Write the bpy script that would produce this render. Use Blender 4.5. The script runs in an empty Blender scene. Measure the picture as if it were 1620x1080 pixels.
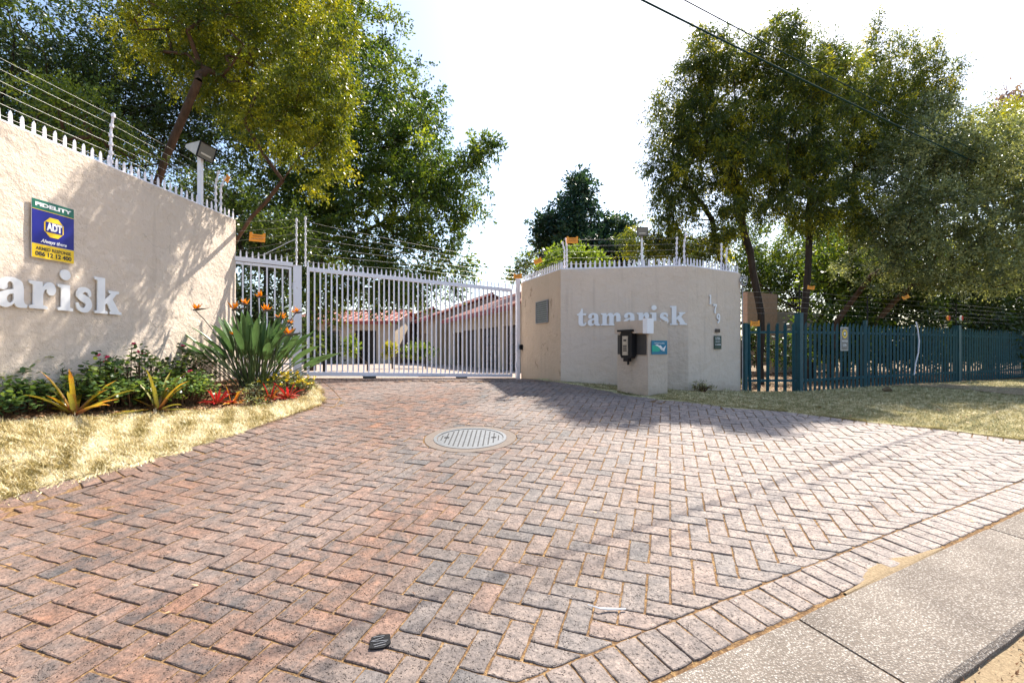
import bpy, math, random
import numpy as np
from mathutils import Vector, Matrix
random.seed(7); rng = np.random.default_rng(7)
R = math.radians
SC = bpy.context.scene
COL = SC.collection

# ------------------------------------------------------------------ camera, sky, sun, exposure
CZ = 1.4                      # eye height; far ground and walls are measured from this station point
F = 754.0                     # focal length in pixels of a 1620 wide frame
cam_d = bpy.data.cameras.new('camera'); cam = bpy.data.objects.new('camera', cam_d); COL.objects.link(cam)
cam.location = (0, 0, CZ); cam.rotation_euler = (R(90), 0, 0)
cam_d.sensor_width = 36; cam_d.lens = F/1620*36; cam_d.shift_y = 8/1620
cam_d.clip_start = 0.05; cam_d.clip_end = 3000
SC.camera = cam
SUN_AZ, SUN_EL = R(33), R(51)          # azimuth measured from +Y towards +X
W = bpy.data.worlds.new('World'); SC.world = W; W.use_nodes = True
wn = W.node_tree; wn.nodes.clear()
sky = wn.nodes.new('ShaderNodeTexSky'); sky.sky_type = 'NISHITA'; sky.sun_disc = False
sky.sun_elevation = SUN_EL; sky.sun_rotation = SUN_AZ; sky.air_density = 1.0; sky.dust_density = 1.6; sky.ozone_density = 1.0
bg = wn.nodes.new('ShaderNodeBackground'); bg.inputs['Strength'].default_value = 0.12
wo = wn.nodes.new('ShaderNodeOutputWorld')
wn.links.new(sky.outputs[0], bg.inputs[0]); wn.links.new(bg.outputs[0], wo.inputs[0])
sun_d = bpy.data.lights.new('sun', 'SUN'); sun_d.energy = 4.7; sun_d.angle = R(0.6); sun_d.color = (1.0, 0.93, 0.82)
sun = bpy.data.objects.new('sun', sun_d); COL.objects.link(sun)
S = Vector((math.sin(SUN_AZ)*math.cos(SUN_EL), math.cos(SUN_AZ)*math.cos(SUN_EL), math.sin(SUN_EL)))
sun.rotation_euler = S.to_track_quat('Z', 'Y').to_euler(); sun.location = (20, 20, 30)
SC.view_settings.view_transform = 'Standard'; SC.view_settings.look = 'None'
SC.view_settings.exposure = 1.32; SC.view_settings.gamma = 1.0; SC.view_settings.use_curve_mapping = False
SC.render.engine = 'CYCLES'
SC.cycles.max_bounces = 6; SC.cycles.diffuse_bounces = 3; SC.cycles.glossy_bounces = 2
SC.cycles.transmission_bounces = 4; SC.cycles.transparent_max_bounces = 4
SC.cycles.sample_clamp_indirect = 4.0

# ------------------------------------------------------------------ helpers: objects
def link(o, parent=None):
    COL.objects.link(o)
    if parent is not None:
        o.parent = parent
        o.matrix_parent_inverse = WM[parent.name].inverted()
    return o
WM = {}
def tag(o, label=None, cat=None, group=None, kind=None):
    if label: o['label'] = label
    if cat: o['category'] = cat
    if group: o['group'] = group
    if kind: o['kind'] = kind
    return o
def thing(name, loc, label, cat, group=None):
    o = bpy.data.objects.new(name, None); o.empty_display_size = 0.2
    o.location = loc; COL.objects.link(o); WM[o.name] = Matrix.Translation(Vector(loc))
    return tag(o, label, cat, group)
def part(name, me, parent=None, mat=None, M=None):
    """a mesh object; its placement is given in world space"""
    if mat is not None and len(me.materials) == 0: me.materials.append(mat)
    o = bpy.data.objects.new(name, me)
    if M is not None: o.matrix_world = M
    o_m = M.copy() if M is not None else Matrix.Identity(4)
    link(o, parent)
    if M is not None: o.matrix_basis = M
    WM[o.name] = o_m
    return o
class MB:
    def __init__(s): s.v = []; s.f = []; s.m = []; s.cur = 0
    def face(s, pts):
        n = len(s.v); s.v += [tuple(p) for p in pts]; s.f.append(tuple(range(n, n+len(pts)))); s.m.append(s.cur)
    def box(s, c, d, M=None):
        """centre, full size, optional 3x3/4x4 matrix"""
        n = len(s.v); hx, hy, hz = d[0]/2, d[1]/2, d[2]/2
        for z in (-hz, hz):
            for x, y in ((-hx, -hy), (hx, -hy), (hx, hy), (-hx, hy)):
                p = Vector((c[0]+x, c[1]+y, c[2]+z))
                if M is not None: p = M @ p
                s.v.append(tuple(p))
        for q in ((3, 2, 1, 0), (4, 5, 6, 7), (0, 1, 5, 4), (1, 2, 6, 5), (2, 3, 7, 6), (3, 0, 4, 7)):
            s.f.append(tuple(n+i for i in q)); s.m.append(s.cur)
    def tube(s, pts, rad, n=8, cap=True):
        pts = [Vector(p) for p in pts]
        if not hasattr(rad, '__len__'): rad = [rad]*len(pts)
        base = len(s.v); up = Vector((0.13, 0.21, 0.97))
        for i, p in enumerate(pts):
            t = (pts[min(i+1, len(pts)-1)]-pts[max(i-1, 0)])
            t = t.normalized() if t.length > 1e-9 else Vector((0, 0, 1))
            a = t.cross(up)
            if a.length < 0.15: a = t.cross(Vector((1, 0, 0)))
            a.normalize(); b = t.cross(a)
            for k in range(n):
                an = 2*math.pi*k/n
                s.v.append(tuple(p+(a*math.cos(an)+b*math.sin(an))*rad[i]))
        for i in range(len(pts)-1):
            for k in range(n):
                k2 = (k+1) % n
                s.f.append((base+i*n+k, base+i*n+k2, base+(i+1)*n+k2, base+(i+1)*n+k)); s.m.append(s.cur)
        if cap:
            s.f.append(tuple(base+k for k in range(n))); s.m.append(s.cur)
            s.f.append(tuple(base+(len(pts)-1)*n+k for k in reversed(range(n)))); s.m.append(s.cur)
    def prism(s, poly, z0, z1, M=None):
        """extrude a 2-D polygon (x,y) from z0 to z1, optional 4x4 matrix"""
        n = len(s.v); k = len(poly)
        for z in (z0, z1):
            for x, y in poly:
                p = Vector((x, y, z))
                if M is not None: p = M @ p
                s.v.append(tuple(p))
        s.f.append(tuple(n+i for i in reversed(range(k)))); s.m.append(s.cur)
        s.f.append(tuple(n+k+i for i in range(k))); s.m.append(s.cur)
        for i in range(k):
            j = (i+1) % k
            s.f.append((n+i, n+j, n+k+j, n+k+i)); s.m.append(s.cur)
    def mesh(s, name, mats=(), smooth=False):
        me = bpy.data.meshes.new(name); me.from_pydata(s.v, [], s.f); me.update()
        for m in (mats if isinstance(mats, (list, tuple)) else [mats]):
            if m is not None: me.materials.append(m)
        if any(s.m): me.polygons.foreach_set('material_index', s.m)
        if smooth: me.polygons.foreach_set('use_smooth', [True]*len(me.polygons))
        return me
    def build(s, name, mats, parent=None, M=None, smooth=False):
        return part(name, s.mesh(name, mats, smooth), parent, None, M)
def np_mesh(name, V, Fc, mat, tint=None, smooth=False):
    """fast mesh from numpy arrays; faces all of one size"""
    me = bpy.data.meshes.new(name); k = Fc.shape[1]
    me.vertices.add(len(V)); me.vertices.foreach_set('co', V.astype(np.float32).ravel())
    me.loops.add(Fc.size); me.loops.foreach_set('vertex_index', Fc.astype(np.int32).ravel())
    me.polygons.add(len(Fc)); me.polygons.foreach_set('loop_start', np.arange(0, Fc.size, k, dtype=np.int32))
    if smooth: me.polygons.foreach_set('use_smooth', np.ones(len(Fc), bool))
    me.update(calc_edges=True); me.validate()
    if tint is not None:
        a = me.attributes.new('tint', 'FLOAT', 'FACE'); a.data.foreach_set('value', tint.astype(np.float32))
    if mat is not None: me.materials.append(mat)
    return me
def frame(o, x, z=None):
    """4x4 matrix with local x along x, local z up (or z), origin o"""
    x = Vector(x).normalized(); z = Vector(z).normalized() if z is not None else Vector((0, 0, 1))
    y = z.cross(x).normalized(); z = x.cross(y)
    return Matrix(((x.x, y.x, z.x, o[0]), (x.y, y.y, z.y, o[1]), (x.z, y.z, z.z, o[2]), (0, 0, 0, 1)))
_fonts = {}
def text_mesh(txt, size, depth=0.001, bold=0.0, width=None, align='CENTER', shear=0.0, spacing=1.0):
    c = bpy.data.curves.new('text', 'FONT'); c.body = txt; c.size = size; c.extrude = depth; c.offset = bold
    c.align_x = align; c.align_y = 'CENTER'; c.shear = shear; c.space_character = spacing; c.resolution_u = 3
    o = bpy.data.objects.new('text', c); COL.objects.link(o)
    dg = bpy.context.evaluated_depsgraph_get(); me = bpy.data.meshes.new_from_object(o.evaluated_get(dg))
    bpy.data.objects.remove(o)
    if width:
        co = np.empty(len(me.vertices)*3, np.float32); me.vertices.foreach_get('co', co); co = co.reshape(-1, 3)
        w = co[:, 0].max()-co[:, 0].min(); co[:, 0] *= width/w; co[:, 0] -= (co[:, 0].max()+co[:, 0].min())/2
        me.vertices.foreach_set('co', co.ravel())
    me.materials.clear()
    return me

# ------------------------------------------------------------------ helpers: materials
def hexc(r, g, b): return (r, g, b, 1)
class NT:
    def __init__(s, name):
        s.m = bpy.data.materials.new(name); s.m.use_nodes = True; s.t = s.m.node_tree
        s.b = s.t.nodes['Principled BSDF']; s.out = s.t.nodes['Material Output']
    def n(s, typ, **kw):
        nd = s.t.nodes.new('ShaderNode'+typ)
        for k, v in kw.items():
            if k in nd.inputs: nd.inputs[k].default_value = v
            else: setattr(nd, k, v)
        return nd
    def l(s, a, b): s.t.links.new(a, b)
    def pos(s): return s.n('NewGeometry').outputs['Position']
    def obj(s): return s.n('TexCoord').outputs['Object']
    def noise(s, scale, detail=4, rough=0.55, vec=None, out='Fac', dist=0.0):
        nd = s.n('TexNoise'); nd.inputs['Scale'].default_value = scale; nd.inputs['Detail'].default_value = detail
        nd.inputs['Roughness'].default_value = rough; nd.inputs['Distortion'].default_value = dist
        s.l(vec if vec is not None else s.pos(), nd.inputs['Vector']); return nd.outputs[out]
    def scaled(s, v, vec=None):
        nd = s.n('Mapping'); nd.inputs['Scale'].default_value = v; s.l(vec if vec is not None else s.pos(), nd.inputs['Vector']); return nd.outputs[0]
    def ramp(s, fac, stops, interp='LINEAR'):
        nd = s.n('ValToRGB'); cr = nd.color_ramp; cr.interpolation = interp
        while len(cr.elements) < len(stops): cr.elements.new(0.5)
        for e, (p, c) in zip(cr.elements, stops):
            e.position = p; e.color = c if len(c) == 4 else (*c, 1)
        s.l(fac, nd.inputs['Fac']); return nd.outputs['Color']
    def mix(s, fac, a, b, mode='MIX'):
        nd = s.n('MixRGB'); nd.blend_type = mode
        for i, v in (('Fac', fac), ('Color1', a), ('Color2', b)):
            if hasattr(v, 'is_output') or hasattr(v, 'links'): s.l(v, nd.inputs[i])
            else: nd.inputs[i].default_value = v if i == 'Fac' else ((*v, 1) if len(v) == 3 else v)
        return nd.outputs['Color']
    def math(s, op, a, b=0.0, clamp=False):
        nd = s.n('Math'); nd.operation = op; nd.use_clamp = clamp
        for i, v in ((0, a), (1, b)):
            if hasattr(v, 'links'): s.l(v, nd.inputs[i])
            else: nd.inputs[i].default_value = v
        return nd.outputs[0]
    def bump(s, h, dist=0.01, strength=1.0, normal=None):
        nd = s.n('Bump'); nd.inputs['Distance'].default_value = dist; nd.inputs['Strength'].default_value = strength
        s.l(h, nd.inputs['Height'])
        if normal is not None: s.l(normal, nd.inputs['Normal'])
        return nd.outputs[0]
    def fin(s, col=None, rough=None, normal=None, metal=None, spec=None):
        for k, v in (('Base Color', col), ('Roughness', rough), ('Normal', normal), ('Metallic', metal), ('Specular IOR Level', spec)):
            if v is None: continue
            if hasattr(v, 'links'): s.l(v, s.b.inputs[k])
            else: s.b.inputs[k].default_value = ((*v, 1) if (hasattr(v, '__len__') and len(v) == 3) else v)
        return s.m
def plain(name, col, rough=0.6, metal=0.0, spec=0.5, var=0.12, scale=12, bump=0.0):
    t = NT(name); f = t.noise(scale, 4)
    a = tuple(c*(1-var) for c in col); b = tuple(min(1, c*(1+var)) for c in col)
    c = t.ramp(f, [(0.3, a), (0.7, b)])
    nm = t.bump(t.noise(scale*8, 3), bump) if bump else None
    return t.fin(c, rough, nm, metal, spec)

def m_plaster(name, base, dirt=(0.30, 0.22, 0.15), peel=False):
    t = NT(name)
    f1 = t.noise(1.3, 5, 0.6); f2 = t.noise(9, 5, 0.6)
    c = t.mix(f1, tuple(x*0.90 for x in base), tuple(min(1, x*1.08) for x in base))
    c = t.mix(t.math('MULTIPLY', f2, 0.35), c, tuple(x*0.80 for x in base))
    # small dark pits, elongated along the trowel strokes
    v = t.n('TexVoronoi'); v.inputs['Scale'].default_value = 26; t.l(t.scaled((0.7, 0.7, 1.5)), v.inputs['Vector'])
    gate = t.ramp(t.noise(7, 3, 0.6), [(0.50, (0, 0, 0)), (0.60, (1, 1, 1))])
    pit = t.ramp(v.outputs['Distance'], [(0.06, (1, 1, 1)), (0.17, (0, 0, 0))])
    pit = t.mix(1.0, pit, gate, 'MULTIPLY')
    c = t.mix(t.math('MULTIPLY', pit, 0.45), c, dirt)
    st = t.ramp(t.noise(2.6, 6, 0.7, t.scaled((1, 1, 0.6))), [(0.66, (0, 0, 0)), (0.74, (1, 1, 1))])
    c = t.mix(t.math('MULTIPLY', st, 0.25), c, dirt)
    # soil splash near the foot of the wall (world height)
    sx = t.n('SeparateXYZ'); t.l(t.pos(), sx.inputs[0])
    h = t.math('ADD', sx.outputs['Z'], t.math('MULTIPLY', t.noise(5, 4), 0.35))
    foot = t.ramp(h, [(0.80, (1, 1, 1)), (0.98, (0, 0, 0))])
    c = t.mix(t.math('MULTIPLY', foot, 0.35), c, (0.33, 0.22, 0.14))
    # rain streaks under the spikes and hairline cracks
    stk = t.ramp(t.noise(6, 4, 0.6, t.scaled((1.6, 1.6, 0.12))), [(0.56, (0, 0, 0)), (0.72, (1, 1, 1))])
    topm = t.ramp(t.math('ADD', sx.outputs['Z'], t.math('MULTIPLY', t.noise(3, 2), 0.5)), [(0.0, (0, 0, 0)), (1.0, (1, 1, 1))])
    c = t.mix(t.math('MULTIPLY', stk, 0.22), c, (0.34, 0.27, 0.21))
    ve = t.n('TexVoronoi'); ve.feature = 'DISTANCE_TO_EDGE'; ve.inputs['Scale'].default_value = 0.75
    wv = t.n('VectorMath'); wv.operation = 'ADD'; t.l(t.pos(), wv.inputs[0]); nz = t.n('TexNoise'); nz.inputs['Scale'].default_value = 2.5; nz.inputs['Detail'].default_value = 6; t.l(t.pos(), nz.inputs['Vector'])
    sc_ = t.n('VectorMath'); sc_.operation = 'SCALE'; sc_.inputs['Scale'].default_value = 0.7; t.l(nz.outputs['Color'], sc_.inputs[0]); t.l(sc_.outputs[0], wv.inputs[1]); t.l(wv.outputs[0], ve.inputs['Vector'])
    crk = t.mix(1.0, t.ramp(ve.outputs['Distance'], [(0.0, (1, 1, 1)), (0.004, (0, 0, 0))]), t.ramp(t.noise(0.9, 2), [(0.54, (0, 0, 0)), (0.60, (1, 1, 1))]), 'MULTIPLY')
    c = t.mix(t.math('MULTIPLY', crk, 0.4), c, (0.16, 0.11, 0.08))
    if peel:
        pl_ = t.ramp(t.noise(2.3, 7, 0.75), [(0.60, (0, 0, 0)), (0.63, (1, 1, 1))]); c = t.mix(t.math('MULTIPLY', pl_, 0.6), c, (0.26, 0.16, 0.10))
    hh = t.math('ADD', t.math('MULTIPLY', t.noise(16, 6, 0.65), 1.0), t.math('MULTIPLY', pit, -0.35))
    hh = t.math('ADD', hh, t.math('MULTIPLY', t.noise(60, 3, 0.6), 0.25))
    hh = t.math('ADD', hh, t.math('MULTIPLY', t.noise(4.5, 2, 0.5), 1.3))
    return t.fin(c, 0.88, t.bump(hh, 0.022, 0.85), spec=0.25)
M = {}
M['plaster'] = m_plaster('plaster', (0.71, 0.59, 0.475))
M['plaster_warm_bounce'] = m_plaster('plaster_warm_bounce', (0.64, 0.50, 0.36), peel=True)  # warm bounced light on this panel put into its base; peeling is real
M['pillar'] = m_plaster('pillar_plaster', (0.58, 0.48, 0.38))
M['white'] = plain('white_paint', (0.84, 0.83, 0.86), 0.38, var=0.06, scale=5)
M['letter'] = plain('white_letter', (0.82, 0.82, 0.82), 0.5, var=0.03)
M['spike'] = plain('white_spike', (0.80, 0.78, 0.83), 0.45, var=0.10, scale=30)
t = NT('gate_paint'); c = t.mix(t.ramp(t.noise(14, 6, 0.7), [(0.60, (0, 0, 0)), (0.72, (1, 1, 1))]), (0.86, 0.85, 0.90), (0.60, 0.50, 0.44)); M['gate'] = t.fin(c, 0.4)
M['wire'] = plain('steel_wire', (0.5, 0.5, 0.48), 0.4, 0.7)
M['cable'] = plain('black_green_cable', (0.012, 0.04, 0.038), 0.9, spec=0.05)
M['fence'] = plain('blue_green_fence_paint', (0.006, 0.066, 0.082), 0.55, var=0.18, scale=9)
M['black'] = plain('black_plastic', (0.008, 0.008, 0.009), 0.5, spec=0.25)
M['dark'] = plain('dark_metal', (0.05, 0.045, 0.04), 0.6)
M['orange'] = plain('orange_sign', (0.90, 0.33, 0.02), 0.5, var=0.05)
M['yellow'] = plain('yellow_sign', (0.85, 0.56, 0.01), 0.4, var=0.04)
M['ink'] = plain('sign_ink', (0.03, 0.03, 0.03), 0.6)
M['blue'] = plain('sign_blue', (0.004, 0.006, 0.20), 0.35, var=0.05)
M['green'] = plain('sign_green', (0.005, 0.12, 0.075), 0.35, var=0.05)
M['teal'] = plain('sign_teal', (0.0, 0.16, 0.27), 0.35, var=0.1)
M['teal_green'] = plain('sign_green_wave', (0.0, 0.36, 0.24), 0.35)
M['signwhite'] = plain('sign_white', (0.8, 0.8, 0.8), 0.4, var=0.02)
M['grey'] = plain('grey_metal', (0.32, 0.32, 0.33), 0.45, 0.3)
M['lamp_body'] = plain('floodlight_body', (0.60, 0.56, 0.48), 0.5)
t = NT('lamp_glass'); M['glass'] = t.fin((0.18, 0.17, 0.16), 0.12, spec=0.8)
M['roof'] = None

def m_leaf(name, c0, c1, c2, trans=0.35, gloss=0.35, mid=0.5):
    """leaf colours by one tint value per leaf; leaf_olive adds sunlit tops"""
    t = NT(name); a = t.n('Attribute'); a.attribute_name = 'tint'
    c = t.ramp(a.outputs['Fac'], [(0.0, c0), (mid, c1), (1.0, c2)])
    t.fin(c, gloss, spec=0.4)
    tr = t.n('BsdfTranslucent'); t.l(t.mix(1.0, c, (1.5, 1.35, 0.6), 'MULTIPLY'), tr.inputs['Color'])
    mx = t.n('MixShader'); mx.inputs[0].default_value = trans
    t.l(t.b.outputs[0], mx.inputs[1]); t.l(tr.outputs[0], mx.inputs[2]); t.l(mx.outputs[0], t.out.inputs['Surface'])
    return t.m
M['leaf_yellow'] = m_leaf('leaf_yellow_green', (0.045, 0.075, 0.010), (0.15, 0.18, 0.014), (0.40, 0.38, 0.02), 0.46)
M['leaf_mid'] = m_leaf('leaf_mid_green', (0.025, 0.055, 0.014), (0.082, 0.14, 0.025), (0.27, 0.33, 0.03), 0.46)
M['leaf_dark'] = m_leaf('leaf_dark_green', (0.014, 0.030, 0.010), (0.042, 0.075, 0.018), (0.12, 0.17, 0.03), 0.34)
M['leaf_blue'] = m_leaf('leaf_blue_green', (0.012, 0.036, 0.026), (0.028, 0.075, 0.045), (0.10, 0.17, 0.06), 0.25)
M['leaf_olive'] = m_leaf('leaf_olive', (0.030, 0.054, 0.017), (0.11, 0.15, 0.030), (0.54, 0.50, 0.03), 0.52)  # bright end raised to put sunlit yellow tops into the leaf colour
M['leaf_grey'] = m_leaf('leaf_grey_green', (0.07, 0.095, 0.05), (0.20, 0.245, 0.12), (0.52, 0.54, 0.27), 0.38)
M['leaf_lime'] = m_leaf('leaf_lime', (0.06, 0.11, 0.018), (0.15, 0.23, 0.03), (0.32, 0.40, 0.06), 0.45)
M['leaf_purple'] = m_leaf('leaf_purple', (0.14, 0.09, 0.10), (0.22, 0.15, 0.16), (0.30, 0.22, 0.2), 0.3)
M['leaf_geranium'] = m_leaf('leaf_geranium', (0.04, 0.09, 0.03), (0.12, 0.20, 0.06), (0.32, 0.40, 0.10), 0.35)
def m_bark(name, a, b):
    t = NT(name); f = t.noise(10, 6, 0.7, t.scaled((1, 1, 0.25)))
    return t.fin(t.ramp(f, [(0.3, a), (0.7, b)]), 0.9, t.bump(f, 0.03), spec=0.2)
M['bark'] = m_bark('bark_brown', (0.05, 0.028, 0.016), (0.15, 0.085, 0.05))
M['bark_dark'] = m_bark('bark_dark', (0.025, 0.019, 0.014), (0.07, 0.052, 0.04))
M['bark_grey'] = m_bark('bark_grey', (0.07, 0.06, 0.05), (0.18, 0.15, 0.12))

# ------------------------------------------------------------------ the lie of the land
PA, PB, PH = -0.003834, 0.095313, 1.38278
nrm = np.array([-PA, -PB, 1.0]); nl = np.linalg.norm(nrm); nrm /= nl
PU = np.array([1, 0, PA]); PU /= np.linalg.norm(PU); PV = np.cross(nrm, PU)
PO = -PH*nrm
def plane_z(x, y): return CZ + PA*x + PB*y - PH*nl
CTRL = [(-3.7, 8.4, .835), (-4.58, 7.9, .86), (0.07, 10.5, .70), (-1.8, 9.45, .77), (.863, 8.45, .795), (2.98, 8.05, .663), (4.24, 8.84, .57), (5.37, 8.84, .57),
        (9.84, 9.84+.9, .575), (11.0, 11.65, .57), (7.5, 9.85, .575), (15, 13.7, .55), (1.95, 7.05, .68), (2.24, 6.89, .70),
        (-4.4, 4.1, .74), (-4.74, 4.4, .80), (-4.72, 2.5, .62), (-4.66, 6.0, .84), (-5.2, 8.0, .86), (-3.9, 4.6, .66), (-3.6, 5.6, .70), (-3.1, 6.6, .74), (-4.75, 0.5, .45)]
CTRL += [(x, y, float(plane_z(x, y))) for x, y in [(-3.5, 3.2), (-2.6, 4.2), (0, 2), (0, 4), (0, 6), (-2, 5), (2, 3), (2, 5), (4, 3), (3, 5.6), (5, 4.7), (-2.4, 6.2), (6.5, 4), (3, 1), (-3, 1), (-2.9, 2.6),
                                                     (0, 0), (-1.2, 7.3), (0.5, 7.0), (1.2, 1.4), (4.5, 2.0), (-1.2, 2.2)]]
CTRL += [(7, 6.5, .60), (10, 8, .55), (14, 9, .5), (0, 15, .57), (-8, 15, .6), (8, 18, .5), (20, 18, .4), (-20, 10, .5), (0, 30, .35), (35, 15, .1), (0, -6, -.1), (-12, -6, 0), (12, -4, -.1), (20, 4, .1),
         (-12, 3, .6), (60, 60, 0), (-60, 60, 0), (0, 90, 0), (-60, -60, -.3), (60, -60, -.3), (300, 300, 0), (-300, 300, 0), (300, -300, 0), (-300, -300, 0)]
_c = np.array(CTRL); _cx = _c[:, :2]
def _flat(x, y):    # the plane, levelled off away from the drive mouth
    return CZ + PA*np.clip(x, -8, 12) + PB*np.clip(y, -2, 8.5) - PH*nl
_K = np.sqrt(((_cx[:, None]-_cx[None])**2).sum(-1)+0.05)
_A = np.block([[_K, np.ones((len(_c), 1))], [np.ones((1, len(_c))), np.zeros((1, 1))]])
_w = np.linalg.solve(_A, np.append(_c[:, 2]-_flat(_c[:, 0], _c[:, 1]), 0))
def ground(x, y):
    x = np.asarray(x, float); y = np.asarray(y, float); sh = x.shape
    p = np.stack([x.ravel(), y.ravel()], -1)
    k = np.sqrt(((p[:, None]-_cx[None])**2).sum(-1)+0.05)
    z = k@_w[:-1]+_w[-1]+_flat(p[:, 0], p[:, 1])
    return z.reshape(sh) if sh else float(z[0])
def spot(px, py):
    """ground point seen at this place of the survey photo"""
    dx, dz = (px-810)/F, (548-py)/F
    ys = np.linspace(1.2, 40, 4000); g = ground(dx*ys, ys)-(CZ+dz*ys)
    i = int(np.argmax(g > 0)); 
    if g[i] <= 0: i = len(ys)-1
    y = ys[i]; return Vector((dx*y, y, ground(dx*y, y)))
def at(px, py, d): return Vector(((px-810)/F*d, d, CZ+(548-py)/F*d))

# paving frame: border direction D along the street, N towards the street, pattern turned 45 degrees
TH = 1.103417; D2 = np.array([math.sin(TH), math.cos(TH)]); N2 = np.array([D2[1], -D2[0]])
D0, BW, CW, T0, C0, UW = -1.4314, 0.2161, 0.7054, 0.9693, -0.3914, 0.11
TA = TH-math.pi/4; DA = np.array([math.sin(TA), math.cos(TA)]); NA = np.array([DA[1], -DA[0]])
def pw(p):                               # paving-plane coords -> world xy
    p = np.atleast_2d(p); w = PO[None]+p[:, :1]*PU[None]+p[:, 1:]*PV[None]; return w[:, :2]
def wp(x, y):                            # world xy -> paving-plane coords
    z = PA*x+PB*y-PH*nl; P = np.array([x, y, z]); return np.array([P@PU, P@PV])
# edges of the paving, walked on the ground
left_edge = [spot(*q) for q in ((0, 792), (92, 763), (167, 746), (241, 726), (300, 709), (380, 683), (450, 659), (505, 640), (514, 631), (503, 616), (488, 603))]
LE = np.array([[p.x, p.y] for p in left_edge]); LE = np.vstack([LE[0]+(LE[0]-LE[1])*6, LE, [[-3.75, 8.9]]])
right_edge = [spot(*q) for q in ((861, 602), (922, 610), (976, 621), (1044, 632), (1143, 643), (1246, 651), (1372, 667), (1498, 680), (1620, 697))]
RE = np.array([[p.x, p.y] for p in right_edge]); RE = np.vstack([[[0.3, 10.2]], RE, RE[-1]+(RE[-1]-RE[-2])*4])
bed_edge = [spot(*q) for q in ((0, 668), (92, 661), (185, 657), (300, 650), (340, 648), (400, 641), (450, 635), (480, 628), (492, 618), (484, 606))]
BE = np.array([[p.x, p.y] for p in bed_edge]); BE = np.vstack([BE[0]+(BE[0]-BE[1])*8, BE, [[-3.75, 8.5]]])
def inside(P, poly):
    P = np.atleast_2d(P); r = np.zeros(len(P), bool); n = len(poly); j = n-1
    for i in range(n):
        xi, yi = poly[i]; xj, yj = poly[j]
        c = ((yi > P[:, 1]) != (yj > P[:, 1])) & (P[:, 0] < (xj-xi)*(P[:, 1]-yi)/((yj-yi) or 1e-12)+xi)
        r ^= c; j = i
    return r
# concrete strip and border line in world xy
def line_w(off, t): return pw(D2*t+N2*off)[0]
b_in = [line_w(D0, -6), line_w(D0, 14)]; b_out = [line_w(D0+BW, -6), line_w(D0+BW, 14)]
drive_poly = np.vstack([LE, [[-3.7, 8.42], [0.1, 10.55]], RE, [b_out[1]], [b_out[0]]])

# ------------------------------------------------------------------ materials of the ground
def m_ground():
    t = NT('soil'); f = t.noise(3, 8, 0.7)
    c = t.ramp(f, [(0.25, (0.09, 0.06, 0.035)), (0.5, (0.17, 0.12, 0.07)), (0.75, (0.27, 0.20, 0.12))])
    return t.fin(c, 0.95, t.bump(t.noise(25, 6), 0.02), spec=0.15)
M['soil'] = m_ground()
t = NT('joint_sand'); f = t.noise(60, 5, 0.7); g = t.noise(2.2, 4)
c = t.ramp(f, [(0.3, (0.06, 0.035, 0.02)), (0.5, (0.17, 0.10, 0.05)), (0.75, (0.46, 0.30, 0.13))])
M['sand'] = t.fin(c, 0.95, t.bump(f, 0.006), spec=0.15)
t = NT('fallen_sand'); f = t.noise(90, 5, 0.7)
M['sand_light'] = t.fin(t.ramp(f, [(0.3, (0.17, 0.125, 0.075)), (0.7, (0.36, 0.27, 0.165))]), 0.95, t.bump(f, 0.004), spec=0.15)
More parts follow.
